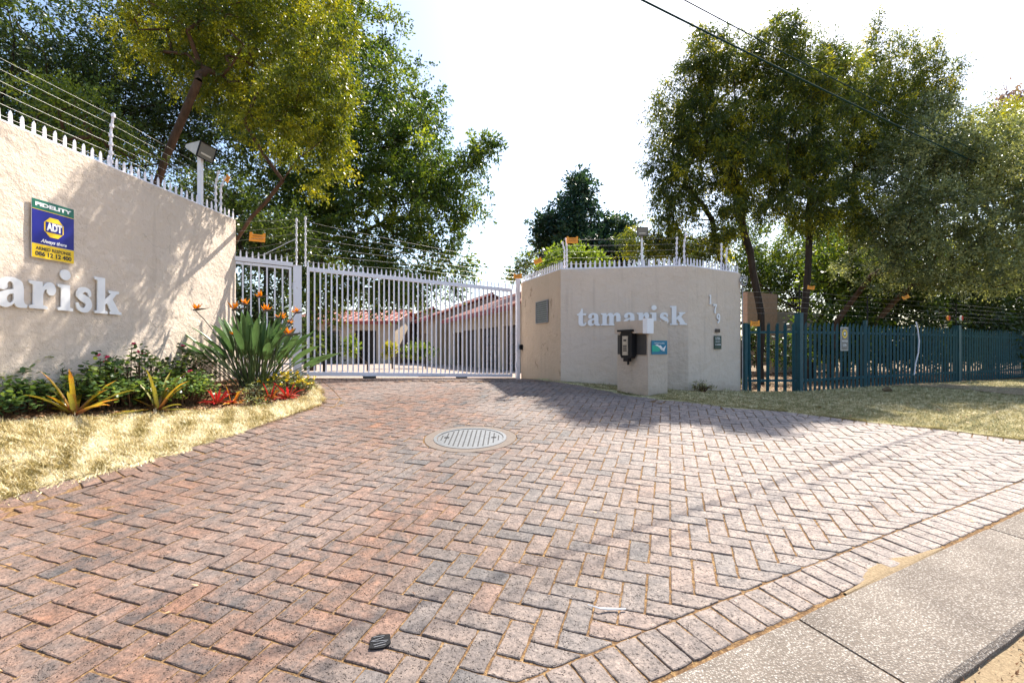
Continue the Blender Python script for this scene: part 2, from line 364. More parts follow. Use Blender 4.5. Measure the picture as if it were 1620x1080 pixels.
def m_brick():
    t = NT('clay_paver'); a = t.n('Attribute'); a.attribute_name = 'tint'
    base = t.ramp(a.outputs['Fac'], [(0.0, (0.075, 0.080, 0.085)), (0.12, (0.120, 0.107, 0.102)), (0.40, (0.150, 0.118, 0.102)), (0.75, (0.182, 0.126, 0.102)), (0.93, (0.21, 0.122, 0.086)), (1.0, (0.25, 0.125, 0.075))])
    sx = t.n('SeparateXYZ'); t.l(t.pos(), sx.inputs[0])
    # dry orange soil carried over from the left-hand bed; it fades to the right
    mk = t.math('ADD', t.math('MULTIPLY', sx.outputs['X'], -0.34), t.math('MULTIPLY', t.noise(1.1, 5, 0.65), 1.5))
    mk = t.ramp(mk, [(0.92, (0, 0, 0)), (1.65, (1, 1, 1))])
    mk2 = t.ramp(t.noise(7, 5, 0.7), [(0.35, (0, 0, 0)), (0.68, (1, 1, 1))])
    c = t.mix(t.math('MULTIPLY', t.mix(1.0, mk, mk2, 'MULTIPLY'), 0.55), base, (0.27, 0.13, 0.075))
    # grey dust worn by the tyres
    w = t.ramp(t.noise(0.8, 4, 0.6), [(0.42, (0, 0, 0)), (0.62, (1, 1, 1))])
    c = t.mix(t.math('MULTIPLY', w, 0.45), c, (0.27, 0.232, 0.21))
    glare = t.math('MULTIPLY', t.math('ADD', sx.outputs['X'], 0.6, ), 0.28, True)
    c = t.mix(t.math('MULTIPLY', glare, 0.8), c, (0.38, 0.33, 0.295))  # paler to the right: sun glare on the bricks put into the colour
    oil = t.ramp(t.noise(1.7, 6, 0.7), [(0.57, (0, 0, 0)), (0.70, (1, 1, 1))])
    c = t.mix(t.math('MULTIPLY', oil, 0.4), c, (0.085, 0.07, 0.065))
    sp = t.ramp(t.noise(70, 4, 0.7), [(0.32, (0.35, 0.33, 0.33)), (0.46, (0.85, 0.84, 0.84)), (0.58, (1.02, 1, 1)), (0.70, (1.45, 1.42, 1.38))])
    c = t.mix(1.0, c, sp, 'MULTIPLY')
    c = t.mix(1.0, c, t.ramp(t.noise(14, 5, 0.6), [(0.3, (0.62, 0.63, 0.66)), (0.7, (1.28, 1.24, 1.2))]), 'MULTIPLY')
    v = t.n('TexVoronoi'); v.inputs['Scale'].default_value = 120; t.l(t.pos(), v.inputs['Vector'])
    pg = t.ramp(t.noise(38, 2), [(0.52, (0, 0, 0)), (0.58, (1, 1, 1))])
    pit = t.mix(1.0, t.ramp(v.outputs['Distance'], [(0.12, (1, 1, 1)), (0.42, (0, 0, 0))]), pg, 'MULTIPLY')
    c = t.mix(t.math('MULTIPLY', pit, 0.72), c, (0.045, 0.03, 0.025))
    h = t.math('ADD', t.math('MULTIPLY', t.noise(85, 5, 0.65), 0.6), t.math('MULTIPLY', pit, -0.9))
    h = t.math('ADD', h, t.math('MULTIPLY', t.noise(18, 3), 0.8))
    return t.fin(c, 0.72, t.bump(h, 0.008, 1.0), spec=0.32)
M['brick'] = m_brick()
def m_aggregate():
    t = NT('exposed_aggregate'); v = t.n('TexVoronoi'); v.inputs['Scale'].default_value = 120; t.l(t.pos(), v.inputs['Vector'])
    peb = t.ramp(v.outputs['Distance'], [(0.30, (1, 1, 1)), (0.60, (0, 0, 0))])
    sc = t.n('SeparateXYZ'); t.l(v.outputs['Color'], sc.inputs[0])
    pc = t.ramp(sc.outputs[0], [(0, (0.14, 0.12, 0.105)), (0.3, (0.29, 0.25, 0.215)), (0.6, (0.35, 0.31, 0.275)), (0.85, (0.43, 0.39, 0.345)), (1, (0.52, 0.48, 0.44))])
    c = t.mix(peb, (0.19, 0.16, 0.135), pc)
    c = t.mix(1.0, c, t.ramp(t.noise(2.4, 5, 0.6), [(0.35, (0.72, 0.71, 0.70)), (0.7, (1.1, 1.1, 1.08))]), 'MULTIPLY')
    h = t.math('ADD', peb, t.math('MULTIPLY', t.noise(60, 3), 0.4))
    return t.fin(c, 0.9, t.bump(h, 0.003, 0.7), spec=0.12)
M['aggregate'] = m_aggregate()
t = NT('concrete_edge'); f = t.noise(40, 5, 0.7); M['concrete'] = t.fin(t.ramp(f, [(0.3, (0.12, 0.092, 0.075)), (0.7, (0.18, 0.145, 0.12))]), 0.85, t.bump(f, 0.004))
def m_lawn(name, cols):
    t = NT(name); f = t.noise(5, 8, 0.75); g = t.noise(60, 4, 0.7)
    c = t.ramp(t.math('ADD', t.math('MULTIPLY', f, 0.6), t.math('MULTIPLY', g, 0.4)), [(0.32, cols[0]), (0.5, cols[1]), (0.68, cols[2])])
    return t.fin(c, 0.95, t.bump(g, 0.02), spec=0.1)
M['lawn_dry'] = m_lawn('dry_lawn_floor', [(0.17, 0.115, 0.045), (0.34, 0.25, 0.10), (0.50, 0.39, 0.19)])
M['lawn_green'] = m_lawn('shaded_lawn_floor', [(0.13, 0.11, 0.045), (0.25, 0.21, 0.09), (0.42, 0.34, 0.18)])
def m_blade(name, a, b, c3):
    t = NT(name); a_ = t.n('Attribute'); a_.attribute_name = 'tint'
    c = t.ramp(a_.outputs['Fac'], [(0, a), (0.5, b), (1, c3)]); return t.fin(c, 0.7, spec=0.2)
M['blade_dry'] = m_blade('dry_grass', (0.28, 0.23, 0.08), (0.62, 0.50, 0.24), (0.88, 0.80, 0.58))
M['blade_green'] = m_blade('mixed_grass', (0.15, 0.17, 0.06), (0.44, 0.39, 0.19), (0.80, 0.70, 0.44))
M['litter'] = m_blade('leaf_litter', (0.10, 0.045, 0.02), (0.30, 0.15, 0.07), (0.55, 0.38, 0.22))
M['gravel'] = m_blade('gravel_bits', (0.08, 0.06, 0.05), (0.25, 0.19, 0.15), (0.5, 0.44, 0.38))
# ------------------------------------------------------------------ ground sheet
def axis(a, b, fine, lo, hi):
    s = [a]
    while s[-1] < b:
        x = s[-1]; d = 0 if lo <= x <= hi else min(abs(x-lo), abs(x-hi))
        s.append(x+fine+d*0.16)
    return np.array(s)
gx = axis(-900, 900, 0.3, -9, 14)
def sym(lo, hi, fine, far):
    c = np.arange(lo, hi+fine, fine); o = []; x = c[-1]; st = fine
    while x < far: st *= 1.25; x += st; o.append(x)
    n = []; x = c[0]; st = fine
    while x > -far: st *= 1.25; x -= st; n.append(x)
    return np.array(n[::-1]+list(c)+o)
def near_surface(x, y):
    """soil surface: lowered under paving and slabs"""
    z = ground(x, y)
    return z-0.045
gx = sym(-9, 15, 0.25, 1200); gy = sym(-3, 16, 0.25, 1200)
X, Y = np.meshgrid(gx, gy); Z = near_surface(X.ravel(), Y.ravel()).reshape(X.shape)
V = np.stack([X.ravel(), Y.ravel(), Z.ravel()], -1); nx, ny = len(gx), len(gy)
ii, jj = np.meshgrid(np.arange(nx-1), np.arange(ny-1)); b0 = (jj*nx+ii).ravel()
Fq = np.stack([b0, b0+1, b0+nx+1, b0+nx], -1)
o = part('ground', np_mesh('ground', V, Fq, M['soil'], smooth=True)); tag(o, kind='structure')

def sheet(name, poly, dz, mat, step=0.12, parent=None, kind='structure', cut=None):
    """a sheet over the land inside a polygon, clipped cell by cell"""
    poly = np.array(poly); x0, y0 = poly.min(0); x1, y1 = poly.max(0)
    xs = np.arange(x0-step, x1+step, step); ys = np.arange(y0-step, y1+step, step)
    X, Y = np.meshgrid(xs, ys); P = np.stack([X.ravel(), Y.ravel()], -1)
    ins = inside(P, poly)
    # pull outside points of boundary cells onto the outline
    seg0 = poly; seg1 = np.roll(poly, -1, 0); dv = seg1-seg0; L2 = (dv**2).sum(1)+1e-12
    n = len(xs); ids = ins.reshape(X.shape)
    cell = ids[:-1, :-1] | ids[1:, :-1] | ids[:-1, 1:] | ids[1:, 1:]
    need = np.zeros(ids.shape, bool)
    need[:-1, :-1] |= cell; need[1:, :-1] |= cell; need[:-1, 1:] |= cell; need[1:, 1:] |= cell
    mv = np.where(need.ravel() & ~ins)[0]
    for i in mv:
        p = P[i]; tt = np.clip(((p-seg0)*dv).sum(1)/L2, 0, 1); q = seg0+tt[:, None]*dv
        P[i] = q[np.argmin(((q-p)**2).sum(1))]
    jj, ii = np.where(cell); b = jj*n+ii; Fc = np.stack([b, b+1, b+n+1, b+n], -1)
    used = np.unique(Fc); rm = -np.ones(len(P), int); rm[used] = np.arange(len(used)); Fc = rm[Fc]; P = P[used]
    z = np.concatenate([ground(P[i:i+4000, 0], P[i:i+4000, 1]) for i in range(0, len(P), 4000)])+dz
    V = np.column_stack([P, z]); o = part(name, np_mesh(name, V, Fc, mat, smooth=True), parent)
    if kind: tag(o, kind=kind)
    return o
drive = sheet('driveway', drive_poly, -0.0062, M['sand'])
yard_poly = [(-3.75, 8.6), (0.1, 10.7), (0.6, 10.4), (6, 14), (6, 46), (-24, 46), (-24, 26), (-7, 12)]
t = NT('yard_paving'); br = t.n('TexBrick'); br.inputs['Scale'].default_value = 4.5; br.inputs['Mortar Size'].default_value = 0.03
br.inputs['Color1'].default_value = (0.40, 0.31, 0.26, 1); br.inputs['Color2'].default_value = (0.33, 0.25, 0.21, 1); br.inputs['Mortar'].default_value = (0.16, 0.11, 0.07, 1)
t.l(t.pos(), br.inputs['Vector']); M['yard'] = t.fin(br.outputs['Color'], 0.8)
sheet('courtyard_paving', yard_poly, -0.012, M['yard'], 0.5)

# ------------------------------------------------------------------ bricks
def clip(poly, p, n):
    """keep the side where (q-p).n <= 0"""
    out = []; k = len(poly)
    for i in range(k):
        a, b = poly[i], poly[(i+1) % k]; da = (a-p)@n; db = (b-p)@n
        if da <= 0: out.append(a)
        if (da < 0 < db) or (db < 0 < da): out.append(a+(b-a)*(da/(da-db)))
    return out
def area(poly): return 0.5*abs(sum(poly[i][0]*poly[(i+1) % len(poly)][1]-poly[(i+1) % len(poly)][0]*poly[i][1] for i in range(len(poly))))
def nearest(P, q):
    a = P[:-1]; dv = P[1:]-a; tt = np.clip(((q-a)*dv).sum(1)/((dv**2).sum(1)+1e-12), 0, 1); c = a+tt[:, None]*dv
    i = int(np.argmin(((c-q)**2).sum(1))); d = dv[i]/np.linalg.norm(dv[i]); return c[i], d, i
LEp = np.array([wp(*q) for q in LE]); REp = np.array([wp(*q) for q in RE]); BEp = np.array([wp(*q) for q in BE])
MH = np.array(wp(*(lambda s: (s.x, s.y))(spot(744, 692)))); MHR = 0.47
dpoly = np.array([wp(*q) for q in drive_poly])
EW = 0.20                                     # width of the edging courses
bricks = []                                    # polygons in paving coords
# herringbone field
rngb = random.Random(3)
for a in range(-90, 130):
    for b in range(-10, 130):
        m = (a-b) % 4
        if m not in (0, 3): continue
        w, h = (2, 1) if m == 0 else (1, 2)
        cx, cy = (a+w/2)*UW+C0, (b+h/2)*UW
        c = NA*cx+DA*cy
        if c[1] < 0.9 or c[1] > 11: continue
        if c@N2 > D0+0.02+UW: continue
        if abs(c[0]) > c[1]*1.12+0.4: continue
        ql = [np.array((a*UW+C0, b*UW)), np.array(((a+w)*UW+C0, b*UW)), np.array(((a+w)*UW+C0, (b+h)*UW)), np.array((a*UW+C0, (b+h)*UW))]
        poly = [NA*q[0]+DA*q[1] for q in ql]
        if not inside(c, dpoly)[0] and c@N2 < D0-0.3: 
            if min(np.linalg.norm(nearest(LEp, c)[0]-c), np.linalg.norm(nearest(REp, c)[0]-c)) > 0.2: continue
        poly = clip(poly, N2*D0, N2)
        if len(poly) < 3: continue
        for E, sgn in ((LEp, -1), (REp, 1)):
            for _ in range(1):
                q, d, i = nearest(E, c); n = np.array([d[1], -d[0]])   # right-hand normal of travel direction
                n = -n if E is LEp else -n
                if E is REp: n = np.array([-d[1], d[0]])
                else: n = np.array([-d[1], d[0]])
                if np.linalg.norm(c-q) < 0.6 or (c-q)@n > -0.6: poly = clip(poly, q-n*EW, n) if len(poly) > 2 else []
        if len(poly) < 3: continue
        dm = c-MH; rr = np.linalg.norm(dm)
        if rr < MHR+0.2 and rr > 1e-6: poly = clip(poly, MH+dm/rr*MHR, -dm/rr)
        if len(poly) < 3 or area(poly) < 0.0006: continue
        if not inside(np.mean(poly, 0), dpoly)[0]: continue
        wx = pw(c)[0]
        # stop at the gate line
        g = (wx[0]+3.7)*(-2.06)+(wx[1]-8.4)*3.77
        if g > 0.15: continue
        bricks.append((poly, 0))
# soldier course along the concrete strip
for k in range(-30, 75):
    t0 = T0+k*UW; 
    poly = [D2*t0+N2*D0, D2*(t0+UW)+N2*D0, D2*(t0+UW)+N2*(D0+BW), D2*t0+N2*(D0+BW)]
    c = np.mean(poly, 0)
    if c[1] < 0.7 or abs(c[0]) > c[1]*1.12+0.5: continue
    bricks.append((poly, 1))
# edging courses along the curved sides
def course(E, side, u0, length, width):
    seg = np.diff(E, axis=0); L = np.sqrt((seg**2).sum(1)); S_ = np.append(0, np.cumsum(L))
    def pt(s):
        i = min(max(np.searchsorted(S_, s)-1, 0), len(seg)-1); return E[i]+seg[i]*((s-S_[i])/L[i])
    s = u0
    while s < S_[-1]-length:
        a, b = pt(s), pt(s+length); d = (b-a)/np.linalg.norm(b-a); n = np.array([d[1], -d[0]])*side
        am = a; poly = [a, b, b+n*width, a+n*width]; c = np.mean(poly, 0); s += length
        if c[1] < 0.8 or abs(c[0]) > c[1]*1.12+0.5: continue
        if c@N2 > D0: continue
        wx = pw(c)[0]
        if (wx[0]+3.7)*(-2.06)+(wx[1]-8.4)*3.77 > 0.1: continue
        bricks.append((poly, 2))
course(LEp, 1, 0.02, 0.115, 0.2); course(REp, 1, 0.02, 0.115, 0.2)
def brick_geo(poly, kind, w):
    """one worn brick: wavy arrises, rounded edge, slightly tilted"""
    c = np.mean(poly, 0); wc = pw(c)[0]; gz = ground(wc[0], wc[1])
    gap = 0.0022+rngb.random()*0.0018
    q = []
    k = len(poly)
    # orientation
    ar = sum(poly[i][0]*poly[(i+1) % k][1]-poly[(i+1) % k][0]*poly[i][1] for i in range(k))
    if ar < 0: poly = poly[::-1]
    p = poly
    for i in range(k):
        e = poly[(i+1) % k]-poly[i]; l = np.linalg.norm(e)
        if l < 1e-6: continue
        n = np.array([e[1], -e[0]])/l; p = clip(p, poly[i]-n*gap, n)
        if len(p) < 3: return None
    k = len(p); out = []
    for i in range(k):
        a, b = p[i], p[(i+1) % k]; l = np.linalg.norm(b-a)
        if l < 0.008: continue
        m = max(2, int(round(l/0.04)))
        n = np.array([(b-a)[1], -(b-a)[0]])/l
        for j in range(m):
            f = j/m; r = (0.0035+rngb.random()*0.002) if j == 0 else 0
            pt = a+(b-a)*f
            if j == 0: pt = pt+(c-pt)/np.linalg.norm(c-pt)*r
            else: pt = pt+n*rngb.uniform(-0.0042, 0.0012)
            out.append(pt)
    if len(out) < 4: return None
    dz = rngb.gauss(0, 0.0012)+0.0008*math.sin(c[0]*2.1+1)*math.sin(c[1]*1.7); tx, ty = rngb.gauss(0, 0.008), rngb.gauss(0, 0.008)
    if rngb.random() < 0.05: dz -= 0.0015; tx *= 1.8
    O = np.array(out); inn = c+(O-c)*(1-0.0045/np.maximum(0.03, np.linalg.norm(O-c, axis=1)))[:, None]
    def put(P, h):
        W_ = pw(P); dd = P-c; g = ground(W_[:, 0], W_[:, 1]) if len(P) > 40 else gz+((W_-wc)@gslope(wc))
        return np.column_stack([W_, g+dz+h+dd[:, 0]*tx+dd[:, 1]*ty])
    n = len(O)
    A = put(O, -0.055); B = put(O, -0.0024-rngb.random()*0.001); C = put(inn, 0.0)
    V = np.vstack([A, B, C]); Fs = []
    for i in range(n):
        j = (i+1) % n
        Fs.append((i, j, n+j, n+i)); Fs.append((n+i, n+j, 2*n+j, 2*n+i))
    Fs.append(tuple(range(2*n, 3*n)))
    tint = min(1, max(0, rngb.betavariate(2.2, 2.4)))
    if rngb.random() < 0.07: tint = rngb.random()*0.12
    if kind == 1: tint = 0.35+0.25*rngb.random()
    if kind == 2: tint = 0.4+0.45*rngb.random()
    return V, Fs, tint
_gs = {}
def gslope(w):
    key = (round(w[0]*2), round(w[1]*2))
    if key not in _gs:
        x, y = key[0]/2, key[1]/2; e = 0.05
        z = ground(np.array([x, x+e, x]), np.array([y, y, y+e])); _gs[key] = np.array([(z[1]-z[0])/e, (z[2]-z[0])/e])
    return _gs[key]
def size_in_view(poly):
    c = np.mean(poly, 0); w = pw(c)[0]; y = w[1]
    if y < 0.6: return 0
    sx = 810+w[0]/y*F; sy = 548-(ground(w[0], y)-CZ)/y*F
    if not (-40 < sx < 1660 and sy < 1110): return -area(poly)/(y*y)
    return area(poly)/(y**3)
bricks.sort(key=lambda b: -size_in_view(b[0]))
restV = []; restF = []; restT = []; nv = 0; made = 0
for poly, kind in bricks:
    g = brick_geo(poly, kind, None)
    if g is None: continue
    V, Fs, tint = g
    if made < 296:
        me = bpy.data.meshes.new('brick'); c = V.mean(0); me.from_pydata((V-c).tolist(), [], Fs)
        a = me.attributes.new('tint', 'FLOAT', 'FACE'); a.data.foreach_set('value', [tint]*len(Fs))
        part('brick', me, drive, M['brick'], Matrix.Translation(Vector(c))); made += 1
    else:
        restV.append(V); restF += [tuple(i+nv for i in f) for f in Fs]; restT += [tint]*len(Fs); nv += len(V)
me = bpy.data.meshes.new('brick_field'); me.from_pydata(np.vstack(restV).tolist(), [], restF)
a = me.attributes.new('tint', 'FLOAT', 'FACE'); a.data.foreach_set('value', restT)
o = part('brick_field', me, drive, M['brick']); tag(o, kind='stuff')
print('bricks', len(bricks))

# ------------------------------------------------------------------ manhole cover in the drive
mc = pw(MH)[0]; mz = ground(mc[0], mc[1]); sl = gslope(mc)
nn = Vector((-sl[0], -sl[1], 1)).normalized(); MM = frame((mc[0], mc[1], mz), Vector((1, 0, sl[0])), nn)
mh = thing('manhole_cover', (mc[0], mc[1], mz), 'round grey cast iron manhole cover set in a concrete ring in the brick drive', 'manhole cover')
def ring(r0, r1, z0, z1, n=64, wob=0.0):
    b = MB(); A = [[], [], [], []]
    for i in range(n):
        an = 2*math.pi*i/n; rr = r1*(1+wob*math.sin(3*an+1)+wob*0.7*math.sin(7*an))
        for k, (r, z) in enumerate(((r0, z0), (r0, z1), (rr, z1), (rr, z0))): A[k].append((r*math.cos(an), r*math.sin(an), z))
    for i in range(n):
        j = (i+1) % n
        for k in range(4):
            k2 = (k+1) % 4
            b.face([A[k][i], A[k][j], A[k2][j], A[k2][i]])
    return b
ring(0.372, 0.465, -0.05, -0.001, wob=0.008).build('concrete_collar', M['concrete'], mh, MM)
t = NT('cast_iron'); f = t.noise(30, 5, 0.7); M['iron'] = t.fin(t.ramp(f, [(0.3, (0.15, 0.155, 0.16)), (0.7, (0.24, 0.245, 0.25))]), 0.45, t.bump(f, 0.002), 0.35)
ring(0.338, 0.370, -0.05, 0.003).build('rim', M['iron'], mh, MM)
b = MB(); b.prism([(0.332*math.cos(i/24*math.pi), 0.332*math.sin(i/24*math.pi)) for i in range(48)], -0.03, -0.002)
lid = b.build('lid', M['iron'], mh, MM)
b = MB()
for i in range(-6, 7):
    for j in range(-12, 13):
        x, y = i*0.048, j*0.025+(0.012 if i % 2 else 0)
        if x*x+y*y < 0.30**2: b.box((x, y, -0.0015), (0.012, 0.009, 0.004))
o = b.build('tread_shade', M['dark'], lid, MM); tag(o, kind='stuff')  # dark flush boxes: shade of the lid's recesses put into the colour
for x in (-0.24, 0.24):
    b = MB(); b.box((x, 0.006, 0.0008), (0.05, 0.022, 0.004)); b.build('lifting_hole', M['black'], lid, MM)

# ------------------------------------------------------------------ concrete pavement strip (slabs) and soil beyond
pave = sheet('pavement', [b_out[0], b_out[1], line_w(D0+CW-0.01, 14), line_w(D0+CW-0.01, -6)], -0.007, M['sand'])
CJ = wp(*(lambda s: (s.x, s.y))(spot(1340, 1026)))@D2
SL = 1.9
for k in range(-3, 7):
    t0, t1 = CJ+k*SL+0.006, CJ+(k+1)*SL-0.006
    n = 24; b = MB(); 
    def P3(tt, off, z):
        w = pw(D2*tt+N2*off)[0]; return (w[0], w[1], ground(w[0], w[1])+z)
    o0, o1 = D0+BW+0.016, D0+CW
    rows = []
    for i in range(n+1):
        tt = t0+(t1-t0)*i/n; wob = 0.0015*math.sin(i*1.7+k)
        e = 0.006 if i in (0, n) else 0
        rows.append([P3(tt, o0+wob*0.5, -0.07), P3(tt, o0+wob*0.5, -0.006-e), P3(tt, o0+0.010, 0.004-e), P3(tt, (o0+o1)/2, 0.005-e), P3(tt, o1-0.02, 0.003-e), P3(tt, o1+wob, -0.012-e), P3(tt, o1+wob, -0.12)])
    base = len(b.v)
    for r in rows: b.v += r
    for i in range(n):
        for j in range(6):
            q = base+i*7+j; b.f.append((q, q+1, q+8, q+7)); b.m.append(0)
    b.f.append(tuple(base+j for j in range(7))); b.m.append(0); b.f.append(tuple(base+n*7+j for j in reversed(range(7)))); b.m.append(0)
    b.build('slab', M['aggregate'], pave, smooth=False)
# drift of sand in the gap between border and slabs
def scatter_tris(name, P, size, up, mat, tint, lie=0.5, aspect=0.35, kind='stuff', label=None, parent=None, seed=1, curl=0.0):
    """one small triangle/kite per point"""
    r = np.random.default_rng(seed); n = len(P)
    an = r.uniform(0, 2*np.pi, n); tilt = r.uniform(0, 1, n)**lie
    d = np.stack([np.cos(an), np.sin(an), up*tilt], -1); d /= np.linalg.norm(d, axis=1)[:, None]
    s = np.stack([-np.sin(an), np.cos(an), r.normal(0, 0.3, n)], -1); s /= np.linalg.norm(s, axis=1)[:, None]
    L = size*r.uniform(0.6, 1.4, n)[:, None]; Wd = L*aspect
    V = np.stack([P-s*Wd/2, P+s*Wd/2, P+d*L], 1).reshape(-1, 3)
    Fc = np.arange(n*3).reshape(-1, 3)
    o = part(name, np_mesh(name, V, Fc, mat, tint), parent)
    if kind: tag(o, label, kind=kind)
    return o
def pts_in(poly, n, seed, dz=0.0, dens=None):
    r = np.random.default_rng(seed); poly = np.array(poly); lo, hi = poly.min(0), poly.max(0); out = []
    tot = 0
    while tot < n:
        q = r.uniform(lo, hi, (n*2, 2)); q = q[inside(q, poly)]
        if dens is not None: q = q[r.uniform(0, 1, len(q)) < dens(q)]
        out.append(q); tot += len(q)
    q = np.vstack(out)[:n]
    z = np.concatenate([ground(q[i:i+20000, 0], q[i:i+20000, 1]) for i in range(0, n, 20000)])+dz
    return np.column_stack([q, z])
r = np.random.default_rng(5)
TS = wp(*(lambda s: (s.x, s.y))(spot(1400, 888)))@D2
n = 24; b = MB(); prev = None
for i in range(0, 240):
    tt = -1+i*0.035; wdt = 0.010+0.005*math.sin(i*0.31)+0.004*math.sin(i*0.83+2)+0.05*math.exp(-((tt-TS)/0.28)**2)
    A = [(-0.5, -0.006), (0.0, 0.0018), (0.6, 0.0030), (1.0, 0.0022), (1.5, -0.006)]
    row = []
    for f, z in A:
        off = D0+BW+0.018-wdt*(1.2-f)
        w = pw(D2*tt+N2*off)[0]; row.append((w[0], w[1], ground(w[0], w[1])+z*0.9))
    if prev and 0.05*math.exp(-((tt-TS)/0.28)**2) > 0.003:
        for j in range(4): b.face([prev[j], prev[j+1], row[j+1], row[j]])
    prev = row
o = b.build('sand_drift', M['sand_light'], smooth=True); tag(o, 'thin drift of dry yellow sand along the concrete strip', kind='stuff')
verge = [line_w(D0+CW-0.005, -6), line_w(D0+CW-0.005, 14), line_w(D0+CW+3, 14), line_w(D0+CW+3, -6)]
sheet('verge_soil', verge, -0.028, M['sand_light'])
P = pts_in([q+0*1 for q in verge], 9000, 11, -0.024, lambda q: np.exp(-np.maximum(0, (np.array([wp(*a) for a in q])@N2-(D0+CW)))*2.5))
scatter_tris('verge_litter', P, 0.012, 1.2, M['litter'], rng.uniform(0, 1, len(P)), seed=4, aspect=0.5, label='dry leaf bits and grass on the sandy verge beyond the concrete')

# loose grit and dry grass bits lying in the joints
P = pts_in(drive_poly[:], 26000, 12, -0.006, lambda q: np.exp(-((q[:, 0]+0.5)**2)/18)*np.exp(-np.maximum(0, q[:, 1]-2.5)*0.45))
scatter_tris('joint_litter', P, 0.008, 0.5, M['gravel'], rng.uniform(0.2, 1, len(P)), seed=6, aspect=0.5, label='fine grit scattered over the brick drive')

P = pts_in(drive_poly[:], 260, 17, 0.006, lambda q: np.exp(-np.maximum(0, np.minimum(np.abs(q[:, 0]+3.0-0.3*q[:, 1]), np.abs(q[:, 1]-7)))*0.9)*0.9+0.1)
scatter_tris('dry_leaves', P, 0.026, 0.25, M['litter'], rng.uniform(0.2, 1, len(P)), seed=16, aspect=0.5, label='small dry leaves blown onto the brick drive')
# ------------------------------------------------------------------ lawns and the flower bed floor
lawn_l = np.vstack([LE[:11], BE[10:0:-1] if len(BE) > 10 else BE[::-1], [BE[0]]])
sheet('lawn_floor', lawn_l, -0.006, M['lawn_dry'], 0.15)
def noise2(q, s, seed=0):
    r = np.random.default_rng(seed); k = r.normal(0, 1, (10, 2))*s; ph = r.uniform(0, 6.28, 10)
    return (np.sin(q@k.T+ph).sum(1))/10
def lawn(name, poly, n, mat, size, seed, label, near=6.0, base=0.55):
    P = pts_in(poly, n, seed, -0.006, lambda q: np.clip((near/np.maximum(q[:, 1], 2.5))**1.6, 0.05, 1))
    tn = np.clip(base+0.35*noise2(P[:, :2], 2.2, seed)+0.6*noise2(P[:, :2], 9, seed+1)+1.3*noise2(P[:, :2], 30, seed+2)+rng.normal(0, 0.3, n), 0, 1)
    return scatter_tris(name, P, size, 1.3, mat, tn, lie=1.3, aspect=0.13, label=label, seed=seed)
lawn('dry_grass', lawn_l, 230000, M['blade_dry'], 0.040, 21, 'dry straw-yellow lawn between the flower bed and the brick drive', near=3.5, base=0.72)
r = np.random.default_rng(41); cT = pts_in(lawn_l, 260, 42); kk = r.choice(len(cT), 7000); P = cT[kk].copy(); P[:, :2] += r.normal(0, .035, (7000, 2))
scatter_tris('grass_tufts', P, .06, 2.2, M['blade_dry'], np.clip(r.normal(.45, .25, 7000), 0, 1), lie=.8, aspect=.07, label='taller dry tufts standing in the left lawn', seed=43)
wall_foot = [(0.3, 10.2), (.9, 8.42), (2.98, 8.02), (4.24, 8.8)]
FD = np.array([math.sin(R(63.2)), math.cos(R(63.2))]); FO = np.array([5.37, 8.84])
lawn_r = np.array(list(map(tuple, RE[1:]))+[(16, 6.0), tuple(FO+FD*12+np.array((0.3, -0.3))), tuple(FO+np.array((0, .1))), (4.24, 8.85), (2.98, 8.04), (.87, 8.43)])
sheet('verge_lawn_floor', lawn_r, -0.006, M['lawn_green'], 0.15)
lawn('mixed_grass', lawn_r, 200000, M['blade_green'], 0.034, 22, 'patchy green and straw grass in tree shade before the right wall and fence', near=7.0, base=0.5)
def fringe(name, E, sgn, n, mat, seed, label, i0=0, i1=None):
    r = np.random.default_rng(seed); E = E[i0:i1]; seg = np.diff(E, axis=0); L = np.sqrt((seg**2).sum(1)); k = r.choice(len(seg), n, p=L/L.sum()); q = E[k]+seg[k]*r.uniform(0, 1, (n, 1)); nn_ = np.stack([seg[k][:, 1], -seg[k][:, 0]], -1)/L[k][:, None]*sgn
    clump = 0.5+0.9*noise2(q, 7, seed)+0.9*noise2(q, 19, seed+5); q = q+nn_*(r.normal(0, 0.03, n)+0.035*clump)[:, None]
    P = np.column_stack([q, ground(q[:, 0], q[:, 1])+0.001]); return scatter_tris(name, P, 0.038, 1.0, mat, np.clip(r.normal(0.55, 0.25, n), 0, 1), lie=2.2, aspect=0.10, label=label, seed=seed)
fringe('edge_grass', LE, 1, 7000, M['blade_dry'], 91, 'ragged dry grass creeping over the left edge bricks', 0, 12)
fringe('edge_grass', RE, -1, 12000, M['blade_green'], 92, 'ragged grass creeping over the right edge bricks')
r = np.random.default_rng(45); cT = pts_in(lawn_r, 420, 46, 0, lambda q: (q[:, 1] < 12)*1.0); kk = r.choice(len(cT), 9000); P = cT[kk].copy(); P[:, :2] += r.normal(0, .05, (9000, 2))
scatter_tris('grass_tufts', P, .06, 2.2, M['blade_green'], np.clip(r.normal(.5, .25, 9000), 0, 1), lie=.8, aspect=.07, label='taller tufts standing in the right verge lawn', seed=47)
P = pts_in(lawn_r, 700, 48, .01, lambda q: (q[:, 1] < 12)*1.0); scatter_tris('fallen_leaves', P, .04, .3, M['litter'], r.uniform(.2, 1, 700), lie=.8, aspect=.5, label='brown leaves fallen on the right verge lawn', seed=49)
bed = np.vstack([BE, [[-4.56, 7.95], [-4.76, 2.0], [-4.9, -3]]])
sheet('flower_bed_soil', bed, -0.004, M['soil'], 0.15)
P = pts_in(bed, 16000, 31, 0.004, lambda q: (q[:, 1] > 2.5)*1.0)
scatter_tris('leaf_litter', P, 0.035, 0.35, M['litter'], np.clip(rng.normal(0.45, 0.25, len(P)), 0, 1), seed=8, aspect=0.6, label='dry brown leaf litter covering the flower bed')
